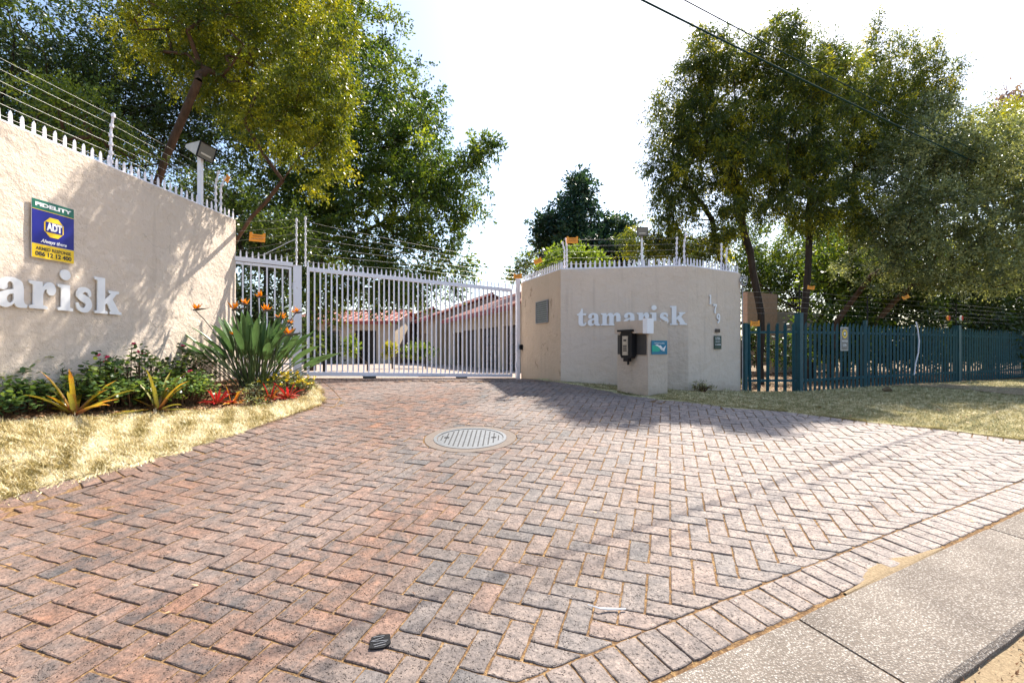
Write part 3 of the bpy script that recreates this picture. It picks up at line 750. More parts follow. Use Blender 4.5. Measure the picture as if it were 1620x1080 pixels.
under = [(4.4, 9.1), (5.3, 9.0), tuple(FO+FD*14), (26, 24), (4, 16)]
P = pts_in(under, 16000, 33, -0.03)
scatter_tris('fallen_leaves', P, 0.06, 0.4, M['litter'], np.clip(rng.normal(0.4, 0.25, len(P)), 0, 1), seed=9, aspect=0.6, label='fallen leaves on the ground behind the palisade fence')

path_poly = np.array([[spot(*q).x, spot(*q).y] for q in ((1395, 609), (1470, 605.5), (1560, 611), (1700, 618), (1700, 633), (1560, 620), (1470, 612))])
sheet('footpath', path_poly, 0.006, M['sand_light'], 0.2)
# ------------------------------------------------------------------ plastered walls
def rough_wall(name, label, plan, tops, thick, mats, side=1):
    """plan: front-face corner points (x,y); the body lies behind. Front faces are fine grids of hand-thrown plaster."""
    w0 = plan[0]; root = thing(name, (w0[0], w0[1], ground(*w0)), label, 'wall')
    P = [np.array(p) for p in plan]; nrm_ = []
    for i in range(len(P)-1):
        d = P[i+1]-P[i]; d /= np.linalg.norm(d); nrm_.append(np.array([d[1], -d[0]])*side)
    def off(i):
        if i == 0: n = nrm_[0]
        elif i == len(P)-1: n = nrm_[-1]
        else:
            n = nrm_[i-1]+nrm_[i]; n = n/(n@nrm_[i])
        return P[i]-n*thick
    B = [off(i) for i in range(len(P))]
    from mathutils import noise as mn
    for i in range(len(P)-1):
        L = np.linalg.norm(P[i+1]-P[i]); nx = max(2, int(L/0.06)); nz = 44; b = MB(); idx = {}
        for a in range(nx+1):
            f = a/nx; xy = P[i]+(P[i+1]-P[i])*f; zt = tops[i]+(tops[i+1]-tops[i])*f; zb = ground(*xy)-0.12
            for c in range(nz+1):
                z = zb+(zt-zb)*c/nz; v = Vector((xy[0], xy[1], z))
                e = 0 if (a in (0, nx) or c == nz) else 1
                dd = (mn.noise(v*2.2)*0.010+mn.noise(v*7)*0.0045)*e
                q = xy+nrm_[i]*dd; idx[a, c] = len(b.v); b.v.append((q[0], q[1], z))
        for a in range(nx):
            for c in range(nz):
                f4 = (idx[a, c], idx[a+1, c], idx[a+1, c+1], idx[a, c+1]); b.f.append(f4 if side == 1 else f4[::-1]); b.m.append(0)
        # top and back of this length
        g0, g1 = ground(*B[i])-0.12, ground(*B[i+1])-0.12
        p0, p1 = (*P[i], tops[i]), (*P[i+1], tops[i+1]); q0, q1 = (*B[i], tops[i]), (*B[i+1], tops[i+1])
        b.face([p0, p1, q1, q0]); b.face([q0, q1, (*B[i+1], g1), (*B[i], g0)])
        if i == 0: b.face([p0, q0, (*B[i], g0), (*P[i], ground(*P[i])-0.12)])
        if i == len(P)-2: b.face([p1, (*P[i+1], ground(*P[i+1])-0.12), (*B[i+1], g1), q1])
        b.build('wall_panel', mats[i % len(mats)], root, smooth=False)
        me = bpy.data.objects[-1] if False else None
    return root
WL0, WL1 = np.array([-4.66, 0.6]), np.array([-4.58, 7.9])
# left wall: x falls very slightly towards the camera
WL0 = np.array([-4.58-0.16/3.49*7.3, 0.6])
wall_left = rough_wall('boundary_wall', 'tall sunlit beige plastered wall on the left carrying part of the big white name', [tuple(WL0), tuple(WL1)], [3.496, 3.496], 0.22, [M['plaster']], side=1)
PR = [np.array(p) for p in [(.2, 10.45), (.863, 8.45), (2.98, 8.05), (4.24, 8.84)]]
TR = [2.79, 2.765, 2.76, 2.755]
wall_right = rough_wall('boundary_wall', 'angled shaded beige wall right of the gate with the full name and house number', [tuple(p) for p in PR], TR, 0.22, [M['plaster_warm_bounce'], M['plaster'], M['plaster']], side=1)
def wl(px):      # point on left wall face for a photo column
    d = WL1-WL0; k = (px-810)/F
    t_ = (k*WL0[1]-WL0[0])/(d[0]-k*d[1]); return WL0+d*t_
def wr(i, px):
    a, b = PR[i], PR[i+1]; d = b-a; k = (px-810)/F
    t_ = (k*a[1]-a[0])/(d[0]-k*d[1]); return a+d*t_
def hz(py, d): return CZ+(548-py)/F*d
DL = Vector(((WL1-WL0)[0], (WL1-WL0)[1], 0)).normalized(); NL = Vector((DL.y, -DL.x, 0))
def wallframe(p, z, d):                    # x along the wall, y up, z out of the wall
    d = Vector((d[0], d[1], 0)).normalized(); n = Vector((d.y, -d.x, 0)); u = Vector((0, 0, 1))
    return Matrix(((d.x, u.x, n.x, p[0]), (d.y, u.y, n.y, p[1]), (0, 1, 0, z), (0, 0, 0, 1)))
def shift(Mx, x=0, y=0, z=0): return Mx @ Matrix.Translation((x, y, z))

# ------------------------------------------------------------------ raised letters
def smooth_path(pts, seg=5):
    out = []; n = len(pts)
    for i in range(n):
        a, b = pts[i], pts[(i+1) % n]; pa, pb = pts[i-1], pts[(i+2) % n]
        A, B = np.array(a[:2], float), np.array(b[:2], float)
        if len(a) == 2 and len(b) == 2: out.append(A); continue
        ta = (B-np.array(pa[:2]))/2 if len(a) == 3 else (B-A)
        tb = (np.array(pb[:2])-A)/2 if len(b) == 3 else (B-A)
        for k in range(seg):
            t_ = k/seg; h1, h2, h3, h4 = 2*t_**3-3*t_**2+1, -2*t_**3+3*t_**2, t_**3-2*t_**2+t_, t_**3-t_**2
            out.append(A*h1+B*h2+ta*h3+tb*h4)
    return out
def stroke(c, wd):
    c = [np.array(p, float) for p in c]; Lf, Rt = [], []
    for i, p in enumerate(c):
        d = c[min(i+1, len(c)-1)]-c[max(i-1, 0)]; d /= np.linalg.norm(d); n = np.array([-d[1], d[0]])
        Lf.append((*(p+n*wd[i]/2), 1)); Rt.append((*(p-n*wd[i]/2), 1))
    Lf[0], Lf[-1], Rt[0], Rt[-1] = Lf[0][:2], Lf[-1][:2], Rt[0][:2], Rt[-1][:2]
    return Lf+Rt[::-1]
s = 1
GL = {
 't': (.77, [[(.12,.84),(0,.84),(0,.95),(.15,1.02,s),(.28,1.18,s),(.34,1.38),(.48,1.38),(.48,1.0),(.74,1.0),(.74,.84),(.48,.84),(.48,.3,s),(.52,.17,s),(.6,.16,s),(.67,.27),(.77,.23),(.7,.06,s),(.52,-.03,s),(.3,-.02,s),(.16,.08,s),(.12,.25,s)]]),
 'a': (1.0, [[(.06,.74,s),(.1,.62,s),(.24,.57,s),(.36,.66,s),(.36,.8,s),(.46,.87,s),(.54,.78,s),(.55,.62),(.30,.55,s),(.08,.42,s),(.02,.22,s),(.1,.04,s),(.28,-.03,s),(.46,.03,s),(.57,.13),(.66,.01,s),(.8,-.02,s),(1.0,0),(1.0,.1),(.91,.16,s),(.88,.3),(.88,.68,s),(.8,.92,s),(.5,1.03,s),(.18,.94,s)], [(.55,.46),(.55,.25,s),(.47,.14,s),(.37,.17,s),(.34,.30,s),(.41,.42,s)]]),
 'm': (1.7, [[(0,0),(.57,0),(.57,.1),(.47,.14),(.47,.6),(.53,.76,s),(.61,.79,s),(.67,.72,s),(.68,.6),(.68,.14),(.6,.1),(.6,0),(1.1,0),(1.1,.1),(1.02,.14),(1.02,.6),(1.08,.76,s),(1.16,.79,s),(1.22,.72,s),(1.23,.6),(1.23,.14),(1.15,.1),(1.15,0),(1.7,0),(1.7,.1),(1.57,.14),(1.57,.66),(1.5,.92,s),(1.3,1.02,s),(1.12,.97,s),(1.0,.84),(.92,.97,s),(.76,1.02,s),(.58,.96,s),(.46,.84),(.45,1.0),(0,1.0),(0,.9),(.13,.86),(.13,.14),(0,.1)]]),
 'r': (.95, [[(0,0),(.64,0),(.64,.1),(.48,.14),(.48,.55),(.54,.70,s),(.62,.74,s),(.62,.64,s),(.72,.53,s),(.88,.56,s),(.95,.74,s),(.88,.95,s),(.72,1.02,s),(.57,.94,s),(.47,.80),(.46,1.0),(0,1.0),(0,.9),(.13,.86),(.13,.14),(0,.1)]]),
 'i': (.6, [[(0,0),(.6,0),(.6,.1),(.48,.14),(.48,1.0),(0,1.0),(0,.9),(.13,.86),(.13,.14),(0,.1)], [(.3+.205*math.cos(k*math.pi/12), 1.38+.205*math.sin(k*math.pi/12)) for k in range(24)]]),
 's': (.78, [stroke([(.66,.64),(.60,.84),(.42,.91),(.24,.83),(.20,.68),(.36,.56),(.54,.46),(.60,.28),(.50,.12),(.34,.08),(.17,.16),(.10,.36)], [.10,.17,.20,.24,.27,.30,.30,.27,.23,.19,.17,.10])]),
 'k': (1.28, [[(0,0),(.6,0),(.6,.1),(.48,.13),(.48,.38),(.56,.45),(.76,.13),(.70,.1),(.70,0),(1.28,0),(1.28,.1),(1.16,.13),(.84,.64),(1.02,.86),(1.15,.9),(1.15,1.0),(.65,1.0),(.65,.9),(.75,.86),(.48,.58),(.48,1.5),(0,1.5),(0,1.4),(.13,1.36),(.13,.13),(0,.1)]]),
 '1': (.5, [[(.05,0),(.5,0),(.5,.1),(.42,.13),(.42,1.4),(.30,1.4),(.05,1.24),(.05,1.12),(.18,1.15),(.18,.13),(.05,.1)]]),
 '7': (.75, [[(.0,1.02),(.02,1.4),(.75,1.4),(.75,1.22),(.52,.7,s),(.46,0),(.2,0),(.26,.6,s),(.48,1.16),(.2,1.16,s),(.12,1.02)]]),
 '9': (.8, [[(.40,1.42,s),(.68,1.3,s),(.8,.95,s),(.76,.5,s),(.55,.12,s),(.22,-.03,s),(.16,.1),(.40,.3,s),(.50,.55),(.32,.50,s),(.08,.66,s),(.0,.98,s),(.12,1.3,s)], [(.40,1.24,s),(.5,1.12,s),(.53,.9,s),(.45,.7,s),(.32,.76,s),(.26,.98,s),(.30,1.17,s)]]),
}
def glyph_mesh(ch, size, depth):
    c = bpy.data.curves.new('g', 'CURVE'); c.dimensions = '2D'; c.fill_mode = 'BOTH'; c.extrude = depth/2; c.bevel_depth = 0.0
    for path in GL[ch][1]:
        pts = smooth_path([tuple(p) for p in path]); sp = c.splines.new('POLY'); sp.points.add(len(pts)-1)
        for i, p in enumerate(pts): sp.points[i].co = (p[0]*size, p[1]*size, 0, 1)
        sp.use_cyclic_u = True
    o = bpy.data.objects.new('g', c); COL.objects.link(o); dg = bpy.context.evaluated_depsgraph_get()
    me = bpy.data.meshes.new_from_object(o.evaluated_get(dg)); bpy.data.objects.remove(o)
    me.materials.clear(); me.name = 'letter'; return me
def lettering(word, p0, z, d, size, depth, gap, label, out=0.02):
    root = thing('name_lettering', (p0[0], p0[1], z), label, 'lettering'); Mx = wallframe(p0, z, d); x = 0
    for ch in word:
        me = glyph_mesh(ch, size, depth); part('letter', me, root, M['letter'], shift(Mx, x, 0, out+depth/2)); x += (GL[ch][0]+gap)*size
    return root
WD = sum(GL[c][0] for c in 'tamarisk')+7*.07
pe = wl(189); szl = 0.272
lettering('tamarisk', pe-np.array([DL.x, DL.y])*WD*szl, 1.775, DL, szl, 0.012, .07, 'large white serif letters spelling tamarisk on the sunlit left wall', out=0.014)
d12 = PR[2]-PR[1]; d12 = d12/np.linalg.norm(d12)
pa, pb = wr(1, 913), wr(1, 1086.5); szr = np.linalg.norm(pb-pa)/WD
lettering('tamarisk', pa, hz(514.5, 8.2), d12, szr, 0.02, .07, 'white serif letters spelling tamarisk on the shaded wall behind the intercom pillar', out=0.012)
d23 = PR[3]-PR[2]; d23 /= np.linalg.norm(d23)
for ch, px, py, nm in (('1', 1120.5, 481, 'upper white house number digit 1 on the right wall'), ('7', 1127.5, 495.8, 'middle white house number digit 7 on the right wall'), ('9', 1132.5, 511, 'lower white house number digit 9 on the right wall')):
    p = wr(2, px); Mx = wallframe(p, hz(py, p[1]), d23)
    o = part('house_number', glyph_mesh(ch, 0.118, 0.016), None, M['letter'], shift(Mx, 0, 0, 0.016)); tag(o, nm, 'house number', 'house number digits')

# ------------------------------------------------------------------ signs on the walls
def plate(w, h, t_, name, mat, root, Mx, z=0.0, x=0, y=0):
    b = MB(); b.box((0, 0, 0), (w, h, t_)); return b.build(name, mat, root, shift(Mx, x, y, z))
def txt(s_, size, mat, root, Mx, x, y, z, width=None, bold=0.0, shear=0, name='lettering', spacing=1.0):
    me = text_mesh(s_, size, 0.0008, bold, width, shear=shear, spacing=spacing); return part(name, me, root, mat, shift(Mx, x, y, z))
pa = (wl(46.5)+wl(113.5))/2; zt, zb_ = hz(311.5, wl(46.5)[1]), hz(405.5, wl(46.5)[1]); wv = float(np.linalg.norm(wl(113.5)-wl(46.5))); hv = zt-zb_
Mx = wallframe(pa, (zt+zb_)/2-0.004, DL)
sg = thing('security_sign', (pa[0], pa[1], (zt+zb_)/2), 'blue, green and yellow armed response security sign high on the left wall', 'sign')
o = plate(wv, hv, 0.006, 'backing', M['signwhite'], sg, Mx, 0.020)
plate(wv-.004, hv*.165, 0.003, 'green_band', M['green'], sg, Mx, 0.0248, 0, hv*.415)
plate(wv-.004, hv*.575, 0.003, 'blue_field', M['blue'], sg, Mx, 0.0248, 0, hv*.035)
plate(wv-.004, hv*.235, 0.003, 'yellow_band', M['yellow'], sg, Mx, 0.0248, 0, -hv*.377)
plate(wv-.004, .004, 0.004, 'gold_line', M['yellow'], sg, Mx, 0.0252, 0, hv*.328)
b = MB(); ro = hv*.185; b.prism([(ro*math.cos(R(22.5+45*k)), ro*math.sin(R(22.5+45*k))) for k in range(8)], -.001, .001)
b.build('octagon_emblem', M['yellow'], sg, shift(Mx, 0, hv*.065, .0275))
plate(wv*.40, hv*.175, 0.002, 'emblem_panel', M['blue'], sg, Mx, 0.0295, 0, hv*.065)
txt('FIDELITY', .05, M['signwhite'], sg, Mx, 0, hv*.415, .0275, wv*.86, .0022)
txt('ADT', .105, M['signwhite'], sg, Mx, 0, hv*.065, .0318, wv*.37, .006)
txt('Always there', .05, M['signwhite'], sg, Mx, 0, -hv*.195, .0275, wv*.62, .0012, .3)
txt('ARMED RESPONSE', .045, M['ink'], sg, Mx, 0, -hv*.335, .0275, wv*.84, .0006)
txt('086 12 12 400', .058, M['ink'], sg, Mx, 0, -hv*.425, .0275, wv*.86, .0018)
# vent in the near-gate panel
pa = (wr(0, 849.5)+wr(0, 868))/2; d01 = PR[1]-PR[0]; L_ = float(np.linalg.norm(wr(0, 868)-wr(0, 849.5))); d_ = pa[1]
zt, zb_ = hz(476, d_), hz(511, d_); Mx = wallframe(pa, (zt+zb_)/2, d01); hh = zt-zb_
vt = thing('wall_vent', (pa[0], pa[1], (zt+zb_)/2), 'small barred green mesh opening in the wall beside the gate', 'vent')
plate(L_, hh, .01, 'mesh_backing', plain('mesh_green', (.10, .13, .11), .7), vt, Mx, .012)
b = MB(); 
for x in (-1, 1): b.box((x*(L_/2-.008), 0, 0), (.016, hh, .02))
for y in (-1, 1): b.box((0, y*(hh/2-.008), 0.001), (L_-.034, .016, .02))
b.build('frame', M['grey'], vt, shift(Mx, 0, 0, .022))
me = None
for k in range(9):
    b = MB(); b.box((0, 0, 0), (L_-.04, .012, .008)); 
    if me is None: me = b.mesh('slat', M['grey'])
    part('slat', me, vt, None, shift(Mx, 0, -hh/2+.05+k*(hh-.1)/8, .022))
# small box by the gate post
pa = wr(0, 826.8); Mx = wallframe(pa, hz(549, pa[1]), d01); o = MB(); o.box((0, 0, 0), (.07, .11, .05)); o.box((0, .0, .03), (.04, .05, .012))
tag(o.build('gate_sensor_box', M['black'], None, shift(Mx, 0, 0, .035)), 'little black sensor box on the wall edge beside the gate post', 'sensor')
pa = wr(2, 1134); Mx = wallframe(pa, hz(523, pa[1]), d23)
sp_ = thing('name_plaque', (pa[0], pa[1], hz(523, pa[1])), 'small brown plaque below the house number', 'plaque')
plate(.125, .062, .008, 'plate', plain('brown_plaque', (.05, .03, .02), .5), sp_, Mx, .02)
pa = wr(2, 1134); Mx = wallframe(pa, hz(541.5, pa[1]), d23)
sp_ = thing('company_sign', (pa[0], pa[1], hz(541.5, pa[1])), 'dark green sign with white lettering low on the right wall', 'sign')
plate(.20, .235, .008, 'plate', plain('plaque_green', (.01, .045, .035), .4), sp_, Mx, .02)
txt('LYSIL', .05, M['signwhite'], sp_, Mx, 0, .072, .0252, .13, .001, spacing=1.3); txt('SECURITY', .026, M['signwhite'], sp_, Mx, 0, .01, .0252, .14); txt('011 440 2900', .028, M['signwhite'], sp_, Mx, 0, -.04, .0252, .155, .0008)
plate(.15, .003, .002, 'rule', M['signwhite'], sp_, Mx, .0252, 0, .040)

# ------------------------------------------------------------------ anti-climb spikes on walls and gates
def spike_mesh(h, w, name='spike', barbs=True):
    b = MB(); pr = [(-w/2, 0)]
    if barbs:
        for k in range(3): y = h*(.18+.2*k); pr += [(-w/2, y), (-w*.62, y+h*.05), (-w/2*.8, y+h*.09)]
    pr += [(-w*.42, h*.8), (0, h), (w*.42, h*.8), (w/2, 0)]
    b.prism([(x, y) for x, y in pr], -.004, .004, Matrix(((1, 0, 0, 0), (0, 0, 1, 0), (0, 1, 0, 0), (0, 0, 0, 1))))
    return b.mesh(name, M['spike'])
SPK = spike_mesh(.125, .036); SPG = spike_mesh(.115, .026, barbs=True)
def spike_strip(label, segs, step, me, zoff=.03, rail=(.03, .022), start=0.0):
    a0 = segs[0][0]; root = thing('spike_strip', tuple(a0), label, 'wall spikes')
    for (a, b_) in segs:
        a, b_ = Vector(a), Vector(b_); L = (b_-a).length; fr = frame(a, b_-a)
        bb = MB(); bb.box((L/2, 0, rail[1]/2), (L, rail[0], rail[1])); bb.build('rail', M['spike'], root, fr)
        n = int((L-start)/step)
        for k in range(n+1):
            q = a+(b_-a).normalized()*(start+k*step); d = (b_-a); d.z = 0
            tl = rngb.gauss(0, .02)
            part('spike', me, root, None, frame(q+Vector((0, 0, rail[1])), d) @ Matrix.Rotation(tl, 4, 'Y'))
    return root
sa = WL0+np.array([DL.x, DL.y])*(3.1); cl = np.array([NL.x, NL.y])*-.04
spike_strip('row of white spikes along the top of the tall left wall', [((*(sa+cl), 3.498), (*(WL1+cl), 3.498))], .105, SPK)
segs = []
for i in range(3):
    a, b_ = PR[i], PR[i+1]; d = (b_-a)/np.linalg.norm(b_-a); n = np.array([d[1], -d[0]]); segs.append(((*(a-n*.03+d*.02), TR[i]+.002), (*(b_-n*.03-d*.04), TR[i+1]+.002)))
spike_strip('row of white spikes along the top of the angled right wall', segs, .083, SPK)

# ------------------------------------------------------------------ sliding gate, wicket gate and posts
GA, GB = Vector((-3.70, 8.40, 0)), Vector((0.07, 10.46, 0)); gd = (GB-GA).normalized(); GLn = (GB-GA).length
zTl, zTr = hz(421.5, 8.4), hz(457.5, 10.46); zBl, zBr = hz(594, 8.4), hz(596.5, 10.46)
def gp_(s_, z): return Vector((GA.x+gd.x*s_, GA.y+gd.y*s_, z))
def zT(s_): return zTl+(zTr-zTl)*s_/GLn
def zB(s_): return zBl+(zBr-zBl)*s_/GLn
gn = Vector((gd.y, -gd.x, 0))
def bar(b, p0, p1, w, t_):      # rectangular bar between two points, width vertical-ish w, thickness t_
    p0, p1 = Vector(p0), Vector(p1); L = (p1-p0).length; b.box((L/2, 0, 0), (L, t_, w), frame(p0, p1-p0))
gate = thing('sliding_gate', tuple(gp_(0, zB(0)-.1)), 'long white steel sliding gate of upright bars across the driveway', 'gate')
s0, s1 = 0.08, GLn-.08
for nm, f0, z0 in (('top_rail', zT, -.035), ('bottom_rail', zB, .035)):
    b = MB(); bar(b, gp_(s0, f0(s0)+z0), gp_(s1, f0(s1)+z0), .07, .045); b.build(nm, M['gate'], gate)
for s_ in (s0+.02, s1-.02):
    b = MB(); z0, z1 = zB(s_)+.071, zT(s_)-.071; b.box((0, 0, (z0+z1)/2), (.04, .04, z1-z0)); b.build('stile', M['gate'], gate, frame(gp_(s_, 0), gd))
Hb = zT(0)-zB(0)-.142; bm_ = MB(); bm_.box((0, 0, 0), (.024, .024, Hb)); bme = bm_.mesh('bar', M['gate'])
nb = 42
for k in range(nb):
    s_ = s0+.125+k*(s1-s0-.25)/(nb-1); z0, z1 = zB(s_)+.0715, zT(s_)-.0715
    Mx = frame(gp_(s_, (z0+z1)/2), gd); Mx = Mx @ Matrix.Rotation(rngb.gauss(0, .0016), 4, 'Y') @ Matrix.Diagonal((1, 1, (z1-z0)/Hb, 1)); part('bar', bme, gate, None, Mx)
n = int((s1-s0)/.086)
for k in range(n+1):
    s_ = s0+.02+k*.086; part('spike', SPG, gate, None, frame(gp_(s_, zT(s_)+.001), gd))
for s_ in (1.16, 3.02):
    b = MB(); g_ = ground(*gp_(s_, 0).xy); zc = zB(s_)
    b.box((0, 0, (g_+zc)/2), (.05, .03, max(.03, zc-g_-.02))); 
    wv_ = [(.05*math.cos(k*math.pi/8), .05*math.sin(k*math.pi/8)) for k in range(16)]
    for dx in (-.07, .07): b.prism(wv_, -.015, .015, Matrix.Translation((dx, 0, g_+.052)) @ Matrix.Rotation(R(90), 4, 'X'))
    b.box((0, -.02, zc-.02), (.24, .02, .04))
    b.build('wheel_carriage', M['dark'], gate, frame((gp_(s_, 0)), gd))
b = MB(); bar(b, gp_(-.3, ground(*gp_(-.3, 0).xy)+.004), gp_(GLn, ground(*gp_(GLn, 0).xy)+.006), .012, .02); b.build('ground_track', M['dark'], gate)
b = MB(); bar(b, gp_(2.1, zB(2.1)+.0)-gn*-.03, gp_(2.65, zB(2.6)+.004)-gn*-.03, .012, .008); b.build('latch_rod', M['dark'], gate)
def post(label, p, w, z0, z1, d, nm='gate_post', cap=True):
    root = thing(nm, (p[0], p[1], z0), label, 'gate post'); b = MB(); b.box((0, 0, (z0+z1)/2), (w, w, z1-z0)); b.build('shaft', M['gate'], root, frame((p[0], p[1], 0), d))
    b = MB(); b.box((0, 0, z1+.006), (w+.012, w+.012, .010)); b.build('cap', M['gate'], root, frame((p[0], p[1], 0), d))
    for z in (z0+.35, z1-.35):
        b = MB(); b.box((-w/2-.007, 0, z), (.012, .05, .12)); b.build('hinge', M['gate'], root, frame((p[0], p[1], 0), d))
    return root
pp = gp_(-.075, 0)-gn*.02; post('wide white steel post between the small gate and the sliding gate', pp, .13, ground(*pp.xy)-.05, zT(0)-.002, gd)
pp = gp_(GLn+.03, 0)+gn*.06; post('white steel post where the sliding gate meets the right wall', pp, .075, ground(*pp.xy)-.05, hz(437, pp.y), gd)
# wicket gate
wg = thing('wicket_gate', tuple(gp_(-1.0, ground(*gp_(-1, 0).xy))), 'narrow white pedestrian gate between the left wall and the sliding gate', 'gate')
w0, w1 = -1.10, -.15
b = MB(); bar(b, gp_(w0, zT(w0)+.015), gp_(w1, zT(w1)+.015), .07, .06); b.build('lintel', M['gate'], wg)
za, zb2 = zT(w0)-.055, zT(w1)-.055; g0 = zB(-.5)+.02
for (x0, x1, z0, z1) in ((w0+.05, w1-.02, za, zb2), (w0+.05, w1-.02, g0+.03, g0+.03)):
    b = MB(); bar(b, gp_(x0, z0), gp_(x1, z1), .04, .035); b.build('leaf_rail', M['gate'], wg)
for x in (w0+.07, w1-.04):
    z1 = (za if x < -.6 else zb2)-.021; z0 = g0+.052; b = MB(); b.box((0, 0, (z0+z1)/2), (.038, .035, z1-z0)); b.build('leaf_stile', M['gate'], wg, frame(gp_(x, 0), gd))
for k in range(6):
    x = w0+.07+(k+1)*(w1-w0-.11)/7; z0, z1 = g0+.052, za+(zb2-za)*(x-w0)/(w1-w0)-.021
    part('bar', bme, wg, None, frame(gp_(x, (z0+z1)/2), gd) @ Matrix.Diagonal((1, 1, (z1-z0)/Hb, 1)))
for k in range(10):
    x = w0+.07+k*.088; part('spike', SPG, wg, None, frame(gp_(x, zT(x)+.051), gd))
b = MB(); b.box((0, 0, 1.75), (.05, .06, .11)); b.build('lock_box', M['gate'], wg, frame(gp_(w1-.08, 0), gd))

# ------------------------------------------------------------------ intercom pillar
pc = spot(1025.5, 627); pc = Vector((2.0, 7.0, ground(2.0, 7.0)))
ul = Vector((1.66-2.0, 7.6-7.0, 0)).normalized(); ur = Vector((ul.y, -ul.x, 0))
if ur.x < 0: ur = -ur
LLn, LRn, ztp = .66, .40, hz(507, 7.0)
pil = thing('intercom_pillar', tuple(pc), 'short beige plastered pillar carrying a black intercom in front of the wall', 'pillar')
from mathutils import noise as mn
def slab_rough(b, o, u, v, lu, lv, n, seg=14, amp=.003):
    base = len(b.v); su = max(2, int(lu*seg)); sv = max(2, int(lv*seg))
    for i in range(su+1):
        for j in range(sv+1):
            p = o+u*(lu*i/su)+v*(lv*j/sv)
            if 0 < i < su and 0 < j < sv: p = p+n*(mn.noise(p*6)*amp*2+mn.noise(p*15)*amp)
            b.v.append(tuple(p))
    for i in range(su):
        for j in range(sv):
            q = base+i*(sv+1)+j; b.f.append((q, q+sv+1, q+sv+2, q+1)); b.m.append(0)
up = Vector((0, 0, 1)); zb0 = pc.z-.15; b = MB(); O = Vector((pc.x, pc.y, zb0)); H_ = ztp-zb0
slab_rough(b, O+ul*LLn, -ul, up, LLn, H_, -ur); slab_rough(b, O, ur, up, LRn, H_, -ul)
slab_rough(b, O+ur*LRn, ul, up, LLn, H_, ur); slab_rough(b, O+ur*LRn+ul*LLn, -ur, up, LRn, H_, ul); slab_rough(b, O+up*H_, ul, ur, LLn, LRn, up)
b.build('shaft', M['pillar'], pil)
# projecting head over the intercom, with a white end
zc1 = ztp+.006; zc0 = hz(527, 7.05); b = MB(); FL = Matrix(((-ul.x, ur.x, 0, pc.x), (-ul.y, ur.y, 0, pc.y), (0, 0, 1, 0), (0, 0, 0, 1)))
b.box(((-LLn-.05)/2+.06-.002, -.055, (zc0+zc1)/2), (LLn+.05-.09, .104, zc1-zc0)); b.build('head', M['pillar'], pil, FL)
b = MB(); b.box((.045, -.045, (zc0+zc1)/2+.008), (.085, .13, zc1-zc0+.03)); b.build('head_end', M['letter'], pil, FL)
b = MB(); b.box((-LLn/2-.0, -.012, hz(545, 7.2)), (LLn-.06, .02, .30)); b.build('recess_plate', M['dark'], pil, FL)
ic = thing('intercom', tuple(Vector((pc.x, pc.y, 0))+ul*.3-ur*.1+Vector((0, 0, 1.4))), 'black intercom box with a metal keypad mounted on the beige pillar', 'intercom')
zi = hz(545.5, 7.15); cx_ = -.33
b = MB(); b.prism([(-.10, -.20), (.10, -.20), (.125, -.16), (.125, .17), (.10, .205), (-.10, .205), (-.125, .17), (-.125, -.16)], -.045, .045, Matrix(((1, 0, 0, cx_), (0, 0, -1, -.082), (0, 1, 0, zi), (0, 0, 0, 1))))
b.build('housing', M['black'], ic, FL)
b = MB(); b.box((cx_, -.095, zi+.215), (.30, .15, .03)); b.build('hood', M['black'], ic, FL)
b = MB(); b.box((cx_-.01, -.132, zi-.01), (.115, .012, .29)); kp = b.build('keypad_plate', plain('keypad_metal', (.42, .38, .31), .4, .5), ic, FL)
b = MB()
for i in range(3):
    for j in range(4): b.box((cx_-.01+(i-1)*.026, -.140, zi-.01-j*.026), (.018, .006, .018))
b.box((cx_-.01, -.140, zi+.07), (.06, .006, .03)); o = b.build('keypad_keys', M['dark'], kp, FL); tag(o, kind='stuff')
b = MB(); b.box((cx_, -.10, zi-.225), (.10, .07, .05)); b.tube([(cx_+.01, -.09, zi-.25), (cx_+.01, -.09, zi-.30)], .018); b.build('bracket', M['black'], ic, FL)
# blue sign on the right-hand face
FR = Matrix(((ur.x, 0, -ul.x, pc.x), (ur.y, 0, -ul.y, pc.y), (0, 1, 0, 0), (0, 0, 0, 1)))
bs = thing('estate_agent_sign', (pc.x+.2, pc.y+.1, 1.4), 'small blue and green sign with a white bird mark on the pillar side', 'sign')
zs = hz(549.5, 7.1); MS = FR @ Matrix.Translation((.215, zs, .008))
plate(.325, .205, .006, 'plate', M['teal'], bs, MS, 0.006)
b = MB(); b.prism([(-.155, .03), (-.09, .035), (-.03, .01), (.02, -.035), (-.02, -.06), (-.155, -.062)], -.001, .001); b.build('green_wave', M['teal_green'], bs, shift(MS, 0, 0, .0105))
b = MB()
for q in ([(-.10, .035), (-.05, .045), (0, .02), (.035, -.02), (.06, -.055), (.03, -.035), (-.01, .0), (-.05, .022)], [(-.035, .028), (.015, .032), (.05, .0), (.075, -.035), (.10, -.055), (.075, -.052), (.045, -.025), (.01, .008)], [(.06, -.02), (.085, .0), (.13, .03), (.105, -.015), (.09, -.05), (.078, -.03)]):
    b.prism(q, -.001, .001)
    b.v[-2*len(q):] = [(x, y, z+.0006*len(b.f)/10) for x, y, z in b.v[-2*len(q):]]
b.build('bird_mark', M['signwhite'], bs, shift(MS, 0, 0, .013))
txt('MONTCLARE', .026, M['signwhite'], bs, MS, .0, .062, .0102, .20)

